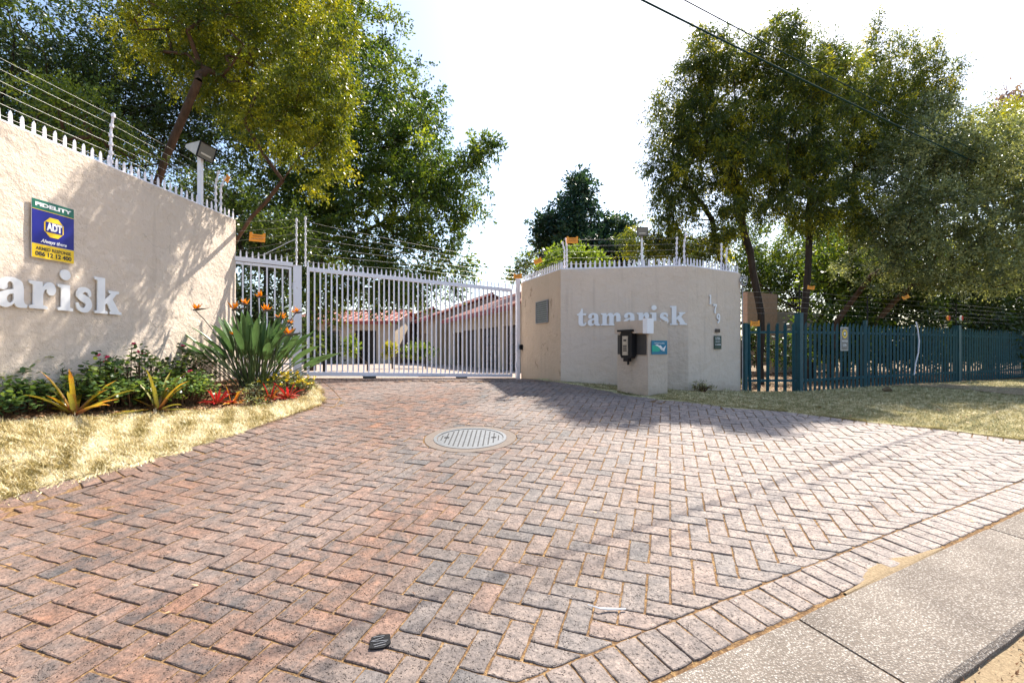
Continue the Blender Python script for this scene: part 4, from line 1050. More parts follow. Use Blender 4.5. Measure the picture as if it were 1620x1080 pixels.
# ------------------------------------------------------------------ floodlights
def floodlight(label, p, h, pole_r, aim, up_tilt, size, roll=0.0, square=False):
    root = thing('floodlight', tuple(p), label, 'floodlight'); b = MB()
    if square: b.box((p[0], p[1], p[2]+h/2), (pole_r*2, pole_r*2, h))
    else: b.tube([p, (p[0], p[1], p[2]+h)], pole_r, 10)
    b.build('pole', M['white'], root)
    hd = Vector((p[0], p[1], p[2]+h)); a = Vector(aim).normalized(); x = a.cross(Vector((0, 0, 1))).normalized(); y = x.cross(a).normalized()
    Mx = Matrix(((x.x, y.x, a.x, hd.x), (x.y, y.y, a.y, hd.y), (x.z, y.z, a.z, hd.z), (0, 0, 0, 1))) @ Matrix.Rotation(roll, 4, 'Z')
    w = size; b = MB(); A = [(-w*.75, -w*.5, w*.55), (w*.75, -w*.5, w*.55), (w*.75, w*.62, w*.55), (-w*.75, w*.62, w*.55)]; Bk = [(-w*.6, -w*.10, -w*.75), (w*.6, -w*.10, -w*.75), (w*.6, w*.12, -w*.75), (-w*.6, w*.12, -w*.75)]
    b.face(Bk[::-1]); b.face(A)
    for k in range(4): b.face([Bk[k], Bk[(k+1) % 4], A[(k+1) % 4], A[k]])
    hs = b.build('housing', M['lamp_body'], root, Mx)
    b = MB(); zf = w*.565
    for x0, y0, sx_, sy_ in ((0, w*.06+w*.56, w*1.5, w*.06), (0, w*.06-w*.56, w*1.5, w*.06), (w*.73, w*.06, w*.06, w*1.05), (-w*.73, w*.06, w*.06, w*1.05)): b.box((x0, y0, zf+.002), (sx_, sy_, .02))
    b.build('bezel', M['black'], hs, Mx); b = MB(); b.box((0, w*.06, zf-.002), (w*1.38, w*1.04, .008)); b.build('glass', M['glass'], hs, Mx)
    b = MB(); b.box((0, 0, zf+.004), (w*.9, w*.12, .006)); b.build('lamp_tube', M['lamp_body'], hs, shift(Mx, 0, -w*.15, 0))
    b = MB(); b.box((0, -w*.12, w*.05), (w*.5, w*.12, w*.25)); b.box((0, -.01-w*.2, .02), (.03, .12, .03)); b.build('bracket', M['grey'], root, Mx)
    return root
p = wl(322)-np.array([NL.x, NL.y])*.05
floodlight('big floodlight on a square white pole above the left wall', (p[0], p[1], 3.47), hz(240, p[1])-3.47, .028, (.95, -.20, -.30), 0, .20, roll=.05, square=True)
p = wr(1, 1018)+np.array([.0, .10]); floodlight('small grey floodlight on a thin pole above the right wall', (p[0], p[1], 2.74), hz(368, p[1])-2.74, .018, (-.15, -1, -.12), 0, .125)

# ------------------------------------------------------------------ electric fence posts, wires and warning tags
def efence(label, groups, wires, mat_post=None, rad=.013):
    """groups: list of (base, top, lean dx) posts; wires: list of point lists"""
    root = thing('electric_fence', tuple(groups[0][0]), label, 'electric fence')
    for (a, b_, lean) in groups:
        a, b_ = Vector(a), Vector(b_); b = MB(); k = a.lerp(b_, .72); tip = b_+Vector(lean)
        b.tube([a, k, tip], rad, 8); po = b.build('post', mat_post or M['spike'], root)
        for q in range(6):
            f = .18+q*.155; c = a.lerp(k, f/.72) if f < .72 else k.lerp(tip, (f-.72)/.28)
            i_ = MB(); i_.tube([c-Vector((0, .0, .018)), c+Vector((0, 0, .018))], rad*1.8, 8); i_.build('insulator', mat_post or M['spike'], po)
    for w_ in wires:
        b = MB(); pts = []
        for i in range(len(w_)-1):
            a, c = Vector(w_[i]), Vector(w_[i+1])
            for k in range(6): f = k/6; q = a.lerp(c, f); q.z -= .007*4*f*(1-f); pts.append(q)
        pts.append(Vector(w_[-1])); b.tube(pts, .0017, 4); b.build('wire', M['wire'], root)
    return root
def wpost(pxy, zb, zt, lean=(0, 0, 0)): return ((pxy[0], pxy[1], zb), (pxy[0], pxy[1], zt), lean)
bk = np.array([NL.x, NL.y])*-.09
p0, p1, p2, p3 = wl(-220)+bk, wl(187)+bk, wl(350)+bk, wl(358)+bk
zt1 = hz(180, p1[1]); zt2 = hz(272, p2[1]); zt3 = hz(280, p3[1])
ws = []
for k in range(6):
    f = .14+k*.165; ws.append([(p0[0], p0[1], 3.5+f*.62), (p1[0]+.02*(f > .7), p1[1], 3.5+f*(zt1-3.5)), (p2[0], p2[1], 3.5+f*(zt2-3.5))])
efence('white electric fence posts with fine wires above the left wall', [wpost(p1, 3.48, zt1-.02, (.05, -.02, .02)), wpost(p2, 3.48, zt2, (.05, -.0, .02)), wpost(p3, 3.48, zt3, (.06, .02, .02))], ws)
q0 = gp_(-.09, 0); q1 = gp_(.055, 0)
ws = []
zq = hz(346, 8.4)
for k in range(7):
    f = .10+k*.145; ws.append([(WL1[0], WL1[1], 3.0-.6+f*1.1+.0), (q0.x, q0.y, zT(0)+f*(zq-zT(0)))])
gr = gp_(GLn, 0)
for k in range(6):
    f = .10+k*.17; ws.append([(q1.x, q1.y, zT(0)+f*(zq-zT(0))), (*gp_(2.2, 0).xy, zT(2.2)+.12+f*(.58)), (gr.x, gr.y, zTr+.12+f*.5)])
efence('pair of white electric fence posts above the gate with wires running both ways', [wpost(q0.xy, zT(0), zq), wpost(q1.xy, zT(0), hz(344, 8.5))], ws, rad=.012)
b = MB(); b.tube([gp_(-.62, zT(-.6)+.12), (q0.x, q0.y, hz(378, 8.4))], .005, 5); tag(b.build('brace_rod', M['spike']), 'thin diagonal brace between the gate spikes and the electric post', 'brace')
pts = {}
def rp(i, px, back=.11):
    d = (PR[i+1]-PR[i]); d /= np.linalg.norm(d); n = np.array([d[1], -d[0]]); return wr(i, px)-n*back
e1, e2, e3, e4, e5, e6 = rp(0, 884), rp(1, 896), rp(1, 1072), rp(1, 1084), rp(2, 1150), rp(2, 1158)
tops = [hz(382, e1[1]), hz(377, e2[1]), hz(375, e3[1]), hz(370, e4[1]), hz(385, e5[1]), hz(392, e6[1])]
gs_ = [wpost(e, 2.74, t_, l_) for e, t_, l_ in zip((e1, e2, e3, e4, e5, e6), tops, ((-.04, 0, 0), (-.02, 0, 0.01), (0, -.02, 0), (.03, -.02, .01), (0, 0, 0), (.01, 0, 0)))]
ws = []
for k in range(5):
    f = .2+k*.19; z = lambda t_: 2.76+f*(t_-2.76)
    ws.append([(gr.x, gr.y, zTr+.12+f*.5), (e1[0], e1[1], z(tops[0]))]); ws.append([(e2[0], e2[1], z(tops[1])), (e3[0], e3[1], z(tops[2]))]); ws.append([(e4[0], e4[1], z(tops[3])), (e5[0], e5[1], z(tops[4]))])
efence('six white electric fence posts and wires above the right wall', gs_, ws, rad=.012)
def warning(label, p, w, d, roll=0.0, mat='orange', facing=(0, -1, 0)):
    root = thing('warning_tag', tuple(p), label, 'warning sign', 'orange electric fence warning tags'); x = Vector((-facing[1], facing[0], 0)); Mx = wallframe((p[0], p[1]), p[2], (x.x, x.y, 0)) @ Matrix.Rotation(roll, 4, 'Z')
    h = w*.55; b = MB(); b.prism([(-w/2, -h/2), (w/2, -h/2), (w/2, h*.62), (w*.36, h*.62), (w*.30, h*.42), (-w*.30, h*.42), (-w*.36, h*.62), (-w/2, h*.62)], -.002, .002); b.build('plate', M[mat], root, Mx)
    txt('WARNING', w*.13, M['ink'], root, Mx, 0, h*.16, .0026, w*.62); txt('ELECTRIC FENCE', w*.1, M['ink'], root, Mx, 0, -h*.14, .0026, w*.7)
warning('orange warning tag on the wires above the small gate', at(407, 376, 8.15), .25, 0, -.07, 'orange', (.2, -1, 0))
warning('orange warning tag hung high beside the posts above the right wall', at(905.5, 380, 8.5), .20, 0, 0)
warning('reddish tilted warning tag above the left corner of the right wall', at(851, 413, 9.2), .16, 0, .35)
warning('orange warning tag at the junction of the sliding gate and right wall', at(819, 437, 10.1), .17, 0, 0)
warning('orange warning tag edge-on beside the left floodlight pole', at(360, 283, 7.6), .12, 0, 1.2, 'orange', (1, -.3, 0))

# ------------------------------------------------------------------ palisade fence on the right
pal = None
def pale_mesh(h):
    b = MB(); w = .062
    # W-section pale with a split pointed head
    sec = [(-w/2, .012), (-w*.30, -.006), (-w*.12, .002), (0, -.008), (w*.12, .002), (w*.30, -.006), (w/2, .012)]
    top = [h*.93, h*.985, h*.955, h, h*.955, h*.985, h*.93]
    n = len(b.v)
    for (x, y), z in zip(sec, top): b.v += [(x, y, 0), (x, y, z), (x, y+.004, 0), (x, y+.004, z)]
    for i in range(6):
        q = n+i*4; b.f += [(q, q+4, q+5, q+1), (q+2, q+3, q+7, q+6), (q+1, q+5, q+7, q+3)]; b.m += [0, 0, 0]
    for q in (n, n+24): b.f.append((q, q+1, q+3, q+2)); b.m.append(0)
    return b.mesh('pale', M['fence'])
HF = 1.30; PM = pale_mesh(HF)
F0, F1 = Vector((4.36, 8.86, 0)), Vector((FO[0], FO[1], 0)); fd = Vector((FD[0], FD[1], 0)); fn = Vector((fd.y, -fd.x, 0))
fence = thing('palisade_fence', (F0.x, F0.y, ground(F0.x, F0.y)), 'blue-green steel palisade fence running away on the right', 'fence')
def rail(a, b_, z):
    b = MB(); bar(b, (a.x, a.y, ground(a.x, a.y)+z), (b_.x, b_.y, ground(b_.x, b_.y)+z), .045, .03); b.build('rail', M['fence'], fence)
for i in range(6):
    q = F0.lerp(F1, (i+.45)/6.3); part('pale', PM, fence, None, frame((q.x, q.y, ground(q.x, q.y)), F1-F0) @ Matrix.Rotation(rngb.gauss(0, .012), 4, 'Y'))
for z in (.20, HF-.20): rail(F0+Vector((0, .03, 0)), F1+Vector((0, .03, 0)), z)
posts = [(0, 1.45, .10), (2.21, 1.36, .055), (4.15, 1.31, .055), (6.24, 1.34, .12), (6.87, 1.28, .055), (8.6, 1.28, .055), (10.6, 1.28, .055), (12.7, 1.28, .055)]
for s_, h, w in posts:
    q = F1+fd*s_-fn*.05; g_ = ground(q.x, q.y); b = MB(); b.box((0, 0, g_+h/2-.05), (w, w*1.1, h+.1)); b.box((0, 0, g_+h+.006), (w+.008, w*1.1+.008, .008)); b.build('fence_post', M['fence'], fence, frame((q.x, q.y, 0), fd))
b = MB(); g_ = ground(F0.x, F0.y); b.box((0, 0, g_+.62), (.07, .07, 1.30)); b.build('fence_post', M['fence'], fence, frame((F0.x-.03, F0.y+.0, 0), fd))
for i in range(len(posts)-1):
    a, b_ = F1+fd*posts[i][0]-fn*.03, F1+fd*posts[i+1][0]-fn*.03
    for z in (.20, HF-.20): rail(a+fd*.05, b_-fd*.05, z)
s_ = .14
while s_ < 12.6:
    if min(abs(s_-p_[0]) for p_ in posts) > .055:
        q = F1+fd*s_; part('pale', PM, fence, None, frame((q.x, q.y, ground(q.x, q.y)-.01), fd) @ Matrix.Rotation(rngb.gauss(0, .006), 4, 'Y') @ Matrix.Diagonal((1, 1, 1+rngb.gauss(0, .008), 1)))
    s_ += .142
# sign hung on the pales
q = F1+fd*1.32+fn*.03; g_ = ground(q.x, q.y); fs = thing('fence_sign', (q.x, q.y, 1.4), 'tall grey and white sign with a yellow ring hung on the palisade fence', 'sign')
Mx = wallframe((q.x, q.y), hz(536, q.y), fd); b = MB(); plate(.25, .46, .006, 'backing', M['signwhite'], fs, Mx); plate(.23, .44, .004, 'panel', plain('sign_grey', (.17, .16, .14), .5), fs, Mx, .004)
b = MB(); ring(.055, .085, 0, .002, 28).build('ring_emblem', M['yellow'], fs, shift(Mx, 0, .10, .0062)); b.prism([(-.018, -.02), (.018, -.02), (.03, .015), (0, .035), (-.03, .015)], 0, .002); b.build('emblem_core', M['signwhite'], fs, shift(Mx, 0, .10, .0064))
txt('WATCH', .05, M['signwhite'], fs, Mx, 0, -.045, .0066, .19, .001); txt('179', .07, M['signwhite'], fs, Mx, 0, -.13, .0066, .11, .001)
q = F0.lerp(F1, .13); warning('orange warning tag wired to the first blue fence pales beside the wall', (q.x, q.y-.05, hz(512, q.y)), .17, 0, .03)
q = F1+fd*.02-fn*.05
ws = []
for k in range(5):
    z = 2.03+k*.10; ws.append([(F0.x, F0.y+.1, z), (F1.x, F1.y+.1, z), tuple(F1+fd*6.2-fn*.05+Vector((0, 0, z))), tuple(F1+fd*12-fn*.05+Vector((0, 0, z)))])
efence('thin dark electric fence wires and posts above the blue palisade', [wpost((F1.x+.02, F1.y+.1), 1.9, hz(450, F1.y), (.0, 0, 0)), wpost((F1+fd*2.3-fn*.05).xy, 1.8, 2.45, (0, 0, 0)), wpost((F1+fd*6.2-fn*.05).xy, 1.8, 2.45, (0, 0, 0))], ws, mat_post=M['black'], rad=.010)
warning('orange warning tag on the wires above the tall blue corner post', at(1283, 455, 9.0), .12, 0, -.15, 'orange', (-.3, -1, 0))
warning('orange warning tag far along the wires above the palisade', at(1433, 470, 10.5), .13, 0, .4, 'orange', (-.3, -1, 0))
for px, nm, mt in ((1500, 'small orange insulator left of the thin post above the fence', 'orange'), (1520.5, 'small red and white insulator right of the thin post above the fence', 'signwhite')):  # wire insulators above the fence
    p = at(px, 503, 11.55); rt_ = thing('fence_insulator', tuple(p), nm, 'fence_insulator'); b = MB(); b.prism([(.045*math.cos(k*math.pi/6), .06*math.sin(k*math.pi/6)) for k in range(12)], -.01, .01); b.build('disc', M[mt], rt_, wallframe((p.x, p.y), p.z, (1, 0, 0)))
    b = MB(); b.prism([(.02*math.cos(k*math.pi/6)+.02, .055*math.sin(k*math.pi/6)) for k in range(12)], .0, .004); b.build('red_edge', plain('red_plastic', (.6, .05, .02), .4), rt_, shift(wallframe((p.x, p.y), p.z, (1, 0, 0)), 0, 0, .012))
# bent white strap on the palisade
q = F1+fd*4.02+fn*.06; b = MB(); g_ = ground(q.x, q.y)
b.tube([(q.x, q.y, g_+1.38), (q.x+.04, q.y, g_+1.2), (q.x+.07, q.y, g_+.95), (q.x+.05, q.y, g_+.68), (q.x-.01, q.y, g_+.45), (q.x-.04, q.y, g_+.2)], .013, 6); tag(b.build('loose_cable', M['spike']), 'pale loose cable bowed down a fence post on the palisade', 'cable')
# conduit and coil at the wall end
p = wr(2, 1172.5); b = MB(); b.tube([(p[0]+.01, p[1]-.03, 2.62), (p[0]+.01, p[1]-.03, 1.95), (p[0]+.01, p[1]-.03, ground(*p)+.02)], .009, 8)
cd = thing('conduit', (p[0], p[1], 2.6), 'thin grey conduit with a coiled cable down the right end of the wall', 'conduit'); b.build('pipe', M['grey'], cd)
for k, (r_, zz) in enumerate(((.075, 0), (.085, .02), (.068, -.015))):
    b = MB(); b.tube([(p[0]+.02+r_*math.cos(a_)*.8, p[1]-.045-.012*k, 2.60+zz+r_*math.sin(a_)) for a_ in np.linspace(0, 2*math.pi*.97, 28)], .007, 6); b.build('coil', M['grey'] if k else M['white'], cd)

# ------------------------------------------------------------------ overhead cables
a, b_ = at(1015, 0, 4/(548/F)), at(1400, 192, 4/((548-192)/F))
for k, (o_, rr, lb) in enumerate(((Vector((0, 0, 0)), .013, 'thick lower overhead cable crossing the sky to the right trees'), (Vector((.14, -.05, .14)), .008, 'thin upper overhead cable crossing the sky to the right trees'))):
    d = (b_-a).normalized(); b = MB(); p0, p1 = a-d*14+o_, b_+d*10+o_-Vector((0, 0, .0)); 
    b.tube([p0.lerp(p1, f)-Vector((0, 0, .25*4*f*(1-f)-.25)) for f in np.linspace(0, 1, 40)], rr, 6); tag(b.build('overhead_cable', M['cable']), lb, 'cable', 'overhead cables')
# ------------------------------------------------------------------ the houses beyond the gate
t = NT('clay_roof_tiles'); sx = t.n('SeparateXYZ'); t.l(t.n('UVMap').outputs[0] if False else t.pos(), sx.inputs[0])
f = t.noise(2.5, 6, 0.7)
M['roof'] = t.fin(t.ramp(f, [(0.3, (0.24, 0.055, 0.04)), (0.55, (0.34, 0.105, 0.08)), (0.75, (0.42, 0.19, 0.15))]), 0.8, t.bump(t.noise(14, 4), 0.03))
M['fascia'] = plain('red_fascia', (0.30, 0.055, 0.045), 0.6); M['tile_edge'] = plain('roof_tile_edge', (0.42, 0.20, 0.16), 0.7, var=.25, scale=4)
M['house'] = plain('house_plaster', (0.46, 0.37, 0.28), 0.9, var=.10, scale=3); M['house_shade'] = plain('opening_shade', (0.06, 0.05, 0.045), 0.8)
M['door'] = plain('garage_door_brown', (0.055, 0.04, 0.035), 0.55); M['pipe'] = plain('downpipe', (0.5, 0.45, 0.4), 0.6)
HX = Vector((-0.355, 0.935, 0)).normalized(); HN = Vector((HX.y, -HX.x, 0))     # HX recedes to the left, HN points behind the facade (to the right)
def house(label, o, L, eave, depth, ridge, doors, cat='house', gable=0.0, HX=HX):
    """facade line starts at o (near end) and runs L along HX; roof slopes up behind it"""
    HN = Vector((HX.y, -HX.x, 0)); o = Vector(o); g = ground(o.x, o.y)-.15; root = thing('garage_house', (o.x, o.y, g), label, cat, None)
    FM = Matrix(((HX.x, HN.x, 0, o.x), (HX.y, HN.y, 0, o.y), (0, 0, 1, 0), (0, 0, 0, 1)))
    # facade wall in piers and lintel
    dz = [d for d in doors]; b = MB(); x = 0
    for d0, d1, top, kind in dz:
        if d0-x > .02: b.box(((x+d0)/2, .12, (g+eave)/2), (d0-x, .24, eave-g))
        b.box(((d0+d1)/2, .12, (top+eave)/2), (d1-d0, .24, eave-top)); x = d1
    if L-x > .02: b.box(((x+L)/2, .12, (g+eave)/2), (L-x, .24, eave-g))
    b.face([(0, .24, g), (0, depth, g), (0, depth, eave), (0, depth/2, ridge-.1), (0, .24, eave)]); b.face([(L, .24, g), (L, .24, eave), (L, depth/2, ridge-.1), (L, depth, eave), (L, depth, g)])
    b.face([(0, depth, g), (L, depth, g), (L, depth, eave), (0, depth, eave)])
    b.build('wall', M['house'], root, FM)
    for d0, d1, top, kind in dz:
        if kind == 'door':
            n = 5; hgt = top-g
            for k in range(n):
                b = MB(); b.box(((d0+d1)/2, .20, g+hgt*(k+.5)/n), (d1-d0, .05, hgt/n-.03)); b.build('door_panel', M['door'], root, FM)
        else:
            b = MB(); b.box(((d0+d1)/2, .9, (g+top)/2), (d1-d0, .05, top-g)); b.build('recess_shade', M['house_shade'], root, FM)  # dark sheet: the shade inside the opening put into its colour
    # roof: two slopes with thickness, rows of tile edges, fascia
    ov = .45; sl = (ridge-eave)/(depth/2); z0 = eave-ov*sl+.06
    b = MB(); mid = depth/2
    for (y0, zz0, y1, zz1) in ((-ov, z0, mid, ridge+.06), (depth+ov, z0, mid, ridge+.06)):
        b.face([(-.3, y0, zz0), (L+.3, y0, zz0), (L+.3, y1, zz1), (-.3, y1, zz1)]); b.face([(-.3, y0, zz0-.08), (-.3, y1, zz1-.08), (L+.3, y1, zz1-.08), (L+.3, y0, zz0-.08)])
    for x in (-.3, L+.3): b.face([(x, -ov, z0), (x, mid, ridge+.06), (x, mid, ridge-.02), (x, -ov, z0-.08)])
    rf = b.build('roof', M['roof'], root, FM)
    nrow = max(3, int(mid/.36)); b = MB()
    for k in range(nrow):
        y = -ov+(mid+ov)*k/nrow; z = z0+(ridge+.06-z0)*k/nrow; b.box((L/2, y+.02, z+.018), (L+.6, .05, .035))
    ncol = int((L+.6)/.42)
    for k in range(ncol):
        x = -.3+(L+.6)*k/ncol; q0, q1 = Vector((x, -ov, z0+.01)), Vector((x, mid, ridge+.07)); b.tube([q0, q1], .035, 4)
    o2 = b.build('tile_ribs', M['tile_edge'], rf, FM); tag(o2, kind='stuff')
    b = MB(); b.box((L/2, -ov-.012, z0-.075), (L+.6, .022, .19)); b.build('fascia', M['fascia'], root, FM)
    b = MB(); b.tube([(-.3, mid, ridge+.09), (L+.3, mid, ridge+.09)], .07, 6); b.build('ridge_cap', M['fascia'], rf, FM)
    return root, FM
# nearest garage block at the right, two more blocks stepping away to the left
o1 = at(822, 480, 16.8); e1_ = hz(479, 16.8)
house('long beige garage block with red tiled roof right of the courtyard, nearest the gate', (o1.x, o1.y, 0), 10.5, e1_, 6.0, e1_+1.15, [(.35, 1.75, e1_-.75, 'door'), (2.35, 4.9, e1_-.75, 'door'), (5.3, 7.6, e1_-.75, 'door'), (8.0, 9.9, e1_-.8, 'open')], gable=0)
o2 = Vector((o1.x, o1.y, 0))+HX*11.2-HN*.6
house('middle beige house with red tiled roof beyond the garage block', (o2.x, o2.y, 0), 8.6, e1_+.25, 6.5, e1_+1.5, [(2.6, 3.9, e1_-.7, 'open'), (4.5, 5.7, e1_-.7, 'door'), (6.3, 8.0, e1_-.6, 'open')])
o3 = o2+HX*9.3-HN*1.6
house('farthest beige house with red tiled roof behind the left end of the gate', (o3.x, o3.y, 0), 8.5, e1_+.15, 6.5, e1_+1.35, [(.8, 2.6, e1_-.6, 'open'), (5.5, 6.8, e1_-.6, 'open')])
o5 = at(625, 500, 29.5); HX5 = Vector((-.97, .10, 0)).normalized(); house('low red roofed house facing the courtyard at its left side', (o5.x, o5.y, 0), 6.6, hz(506, 29), 5.0, hz(493, 32), [(1.2, 2.6, hz(522, 29), 'open'), (3.6, 5.6, hz(522, 29), 'door')], HX=HX5)
o4 = o1+HN*4.5+HX*3; 
house('red roofed house rising behind the garage block', (o4.x, o4.y, 0), 5.2, e1_+.55, 5.0, e1_+1.72, [(1, 2, e1_-.5, 'open')])
# peach house wall behind the palisade
hw = thing('house_wall', (8, 16, .5), 'peach coloured boundary wall with white spikes behind the trees on the right', 'wall')
p0, p1 = at(1178, 500, 15.5), at(1300, 500, 17.5); g_ = ground(p0.x, p0.y); d = Vector((p1.x-p0.x, p1.y-p0.y, 0)); b = MB(); fr = frame((p0.x, p0.y, 0), d); L = d.length
b.box((L*.18, 0, (g_+hz(450, 15.5))/2), (L*.36, .2, hz(474, 15.5)-g_)); b.build('wall_body', plain('peach_plaster', (.62, .40, .28), .9), hw, fr)
b = MB(); b.box((L*.72, .1, (g_+2.6)/2), (L*.72, .2, 2.6-g_)); b.build('far_wall_body', M['house'], hw, fr)
for k in range(11): part('spike', SPG, hw, None, fr @ Matrix.Translation((.1+k*.1, 0, hz(466, 15.5)-.02)))

# ------------------------------------------------------------------ trees
def lobe(px, py, d, rx, ry, rz=None, w=1.0):
    p = at(px, py, d); k = d/F; return (p.x, p.y, p.z, rx*k, rz if rz else rx*k*.9, ry*k, w)
def tree(label, base, trunk, lobes, ncl, leafmat, bark='bark', r0=.14, leaf=.075, per=90, spread=.34, droop=0.15, seed=1, group=None, name='tree', aspect=.42, tw=7, tint=0.5, shell=2.4, extra_trunks=(), minr=.006, cat='tree', limb_r=.011):
    r = np.random.default_rng(seed); lob = np.array(lobes); base = Vector(base)
    root = thing(name, tuple(base), label, cat, group)
    wts = lob[:, 3]*lob[:, 4]*lob[:, 5]; wts = wts**.8*lob[:, 6]; cnt = np.maximum(3, (ncl*wts/wts.sum()).astype(int)); C = []
    for l_, c_ in zip(lob, cnt):
        d = r.normal(0, 1, (c_, 3)); d /= np.linalg.norm(d, axis=1)[:, None]; rr = r.uniform(0, 1, c_)**(1/shell)
        C.append(l_[:3]+d*rr[:, None]*l_[3:6])
    C = np.vstack(C); C = C[C[:, 2] > base.z+.6]
    # skeleton
    pos = [np.array(base)]; par = [-1]; starts = []
    def add_poly(pts, p0):
        i = p0
        for q in pts:
            a = pos[i]; q = np.array(q, float); n = max(1, int(np.linalg.norm(q-a)/.45))
            for k in range(1, n+1):
                f = k/n; v = a+(q-a)*f+(r.normal(0, .02, 3) if k < n else 0); pos.append(v); par.append(i); i = len(pos)-1
        return i
    add_poly(trunk, 0)
    for bs, tr in extra_trunks:
        pos.append(np.array(bs, float)); par.append(-1); add_poly(tr, len(pos)-1)
    path = [0]*len(pos)
    top = np.array(trunk[-1]); order = np.argsort(np.linalg.norm(C-top, axis=1)); use = np.ones(len(pos), bool)
    P = np.zeros((len(pos)+len(C)*14, 3)); P[:len(pos)] = pos; n = len(pos); PL = np.zeros(len(P))
    for i in range(1, n): PL[i] = (PL[par[i]]+np.linalg.norm(P[i]-P[par[i]])) if par[i] >= 0 else 0
    par = par+[0]*(len(P)-n); zmin = base.z+min(1.2, .35*(top[2]-base.z))
    ends = []
    for ci in order:
        c = C[ci]; dist = np.linalg.norm(P[:n]-c, axis=1)+.18*PL[:n]+2.0*(P[:n, 2] > c[2]+.3)*(P[:n, 2]-c[2])+5*(P[:n, 2] < zmin)
        j = int(np.argmin(dist)); a = P[j]; Ld = np.linalg.norm(c-a); m = min(10, max(1, int(Ld/.5)))
        mid = (a+c)/2+np.array([0, 0, 1])*Ld*r.uniform(-.02, .12)+r.normal(0, .05*Ld, 3); i = j
        for k in range(1, m+1):
            f = k/m; v = a*(1-f)**2+2*mid*f*(1-f)+c*f*f; P[n] = v; par[n] = i; PL[n] = PL[i]+np.linalg.norm(v-P[i]); i = n; n += 1
            if n >= len(P)-2: break
        ends.append(i)
        if n >= len(P)-12: break
    w = np.zeros(n)
    for e in ends: w[e] += 1
    od = np.argsort(-PL[:n])
    for i in od:
        if par[i] >= 0: w[par[i]] += w[i]
    rad = np.maximum(.004, r0*(np.maximum(w, .5)/w.max())**.56)
    idx = np.array([i for i in range(n) if par[i] >= 0 and rad[i] >= minr]); pa_ = np.array([par[i] for i in idx])
    A, B = P[pa_], P[idx]; ra, rb = np.minimum(rad[pa_], rad[idx]*1.45), rad[idx]
    T = B-A; T /= np.linalg.norm(T, axis=1)[:, None]+1e-9; ref = np.tile([.3, .2, .93], (len(T), 1)); U = np.cross(T, ref); U /= np.linalg.norm(U, axis=1)[:, None]+1e-9; Vv = np.cross(T, U)
    ns = 6; ang = np.arange(ns)/ns*2*np.pi; ring_ = lambda Q, rr: Q[:, None]+rr[:, None, None]*(np.cos(ang)[None, :, None]*U[:, None]+np.sin(ang)[None, :, None]*Vv[:, None])
    RA, RB = ring_(A-T*.25*ra[:, None], ra), ring_(B, rb); VV = np.concatenate([RA, RB], 1).reshape(-1, 3)
    k = np.arange(ns); q = np.stack([k, (k+1) % ns, (k+1) % ns+ns, k+ns], -1); Fc = (np.arange(len(T))*2*ns)[:, None, None]+q[None]; Fc = Fc.reshape(-1, 4)
    part('trunk', np_mesh('trunk', VV, Fc, M[bark], smooth=True), root)
    # foliage: leaves along twigs fanning out from each branch end
    Cc = P[ends]; nc = len(Cc); ctr = lob[:, :3].mean(0)
    outd = Cc-ctr; outd /= np.linalg.norm(outd, axis=1)[:, None]+1e-9
    td = r.normal(0, 1, (nc, tw, 3)); td /= np.linalg.norm(td, axis=2)[:, :, None]; td = td+outd[:, None]*.35+np.array([0, 0, -droop]); td /= np.linalg.norm(td, axis=2)[:, :, None]
    TL = spread*r.uniform(.6, 1.5, (nc, tw)); m = max(1, per//tw)
    f = r.uniform(.1, 1, (nc, tw, m)); Pp = Cc[:, None, None]+td[:, :, None]*(TL[:, :, None]*f)[..., None]; Pp[..., 2] -= droop*.8*(TL[:, :, None]*f)**2*1.5
    Pp += r.normal(0, spread*.11, Pp.shape)
    ct = np.clip(r.normal(tint, .23, nc), 0, 1)[:, None, None]+r.normal(0, .10, (nc, tw))[:, :, None]+r.normal(0, .12, (nc, tw, m)); Pp = Pp.reshape(-1, 3); N_ = len(Pp)
    d = td[:, :, None]+r.normal(0, .75, (nc, tw, m, 3)); d = d.reshape(-1, 3); d[:, 2] -= droop*1.2; d /= np.linalg.norm(d, axis=1)[:, None]
    nr = r.normal(0, 1, (N_, 3)); nr[:, 2] += .7; s_ = np.cross(d, nr); s_ /= np.linalg.norm(s_, axis=1)[:, None]+1e-9
    Lf = (leaf*r.uniform(.6, 1.35, N_))[:, None]; Wf = Lf*aspect
    V4 = np.stack([Pp, Pp+d*Lf*.45+s_*Wf*.5, Pp+d*Lf, Pp+d*Lf*.45-s_*Wf*.5], 1).reshape(-1, 3)
    part('crown', np_mesh('crown', V4, np.arange(N_*4).reshape(-1, 4), M[leafmat], np.clip(ct.ravel(), 0, 1)), root)
    return root
def gb(x, y): return (x, y, ground(x, y)-.05)
# left: dark tree filling the far-left corner
tree('dense dark tree in the far left corner behind the wall', gb(-12.2, 11.5), [(-12.0, 11.5, 4.0), (-11.9, 11.6, 6)],
     [lobe(40, 90, 11.5, 210, 110), lobe(-90, 150, 11.5, 160, 150), lobe(150, 200, 11.8, 130, 90), lobe(60, 215, 11.5, 110, 60), lobe(270, 170, 12.5, 90, 80), lobe(330, 240, 12.5, 60, 60), lobe(200, 90, 12.5, 90, 80), lobe(290, 60, 13, 100, 90), lobe(330, 190, 13.5, 80, 70), lobe(190, 180, 13, 80, 60)], 1200, 'leaf_dark', 'bark_dark', .16, .085, 84, .42, .1, 11, aspect=.5)
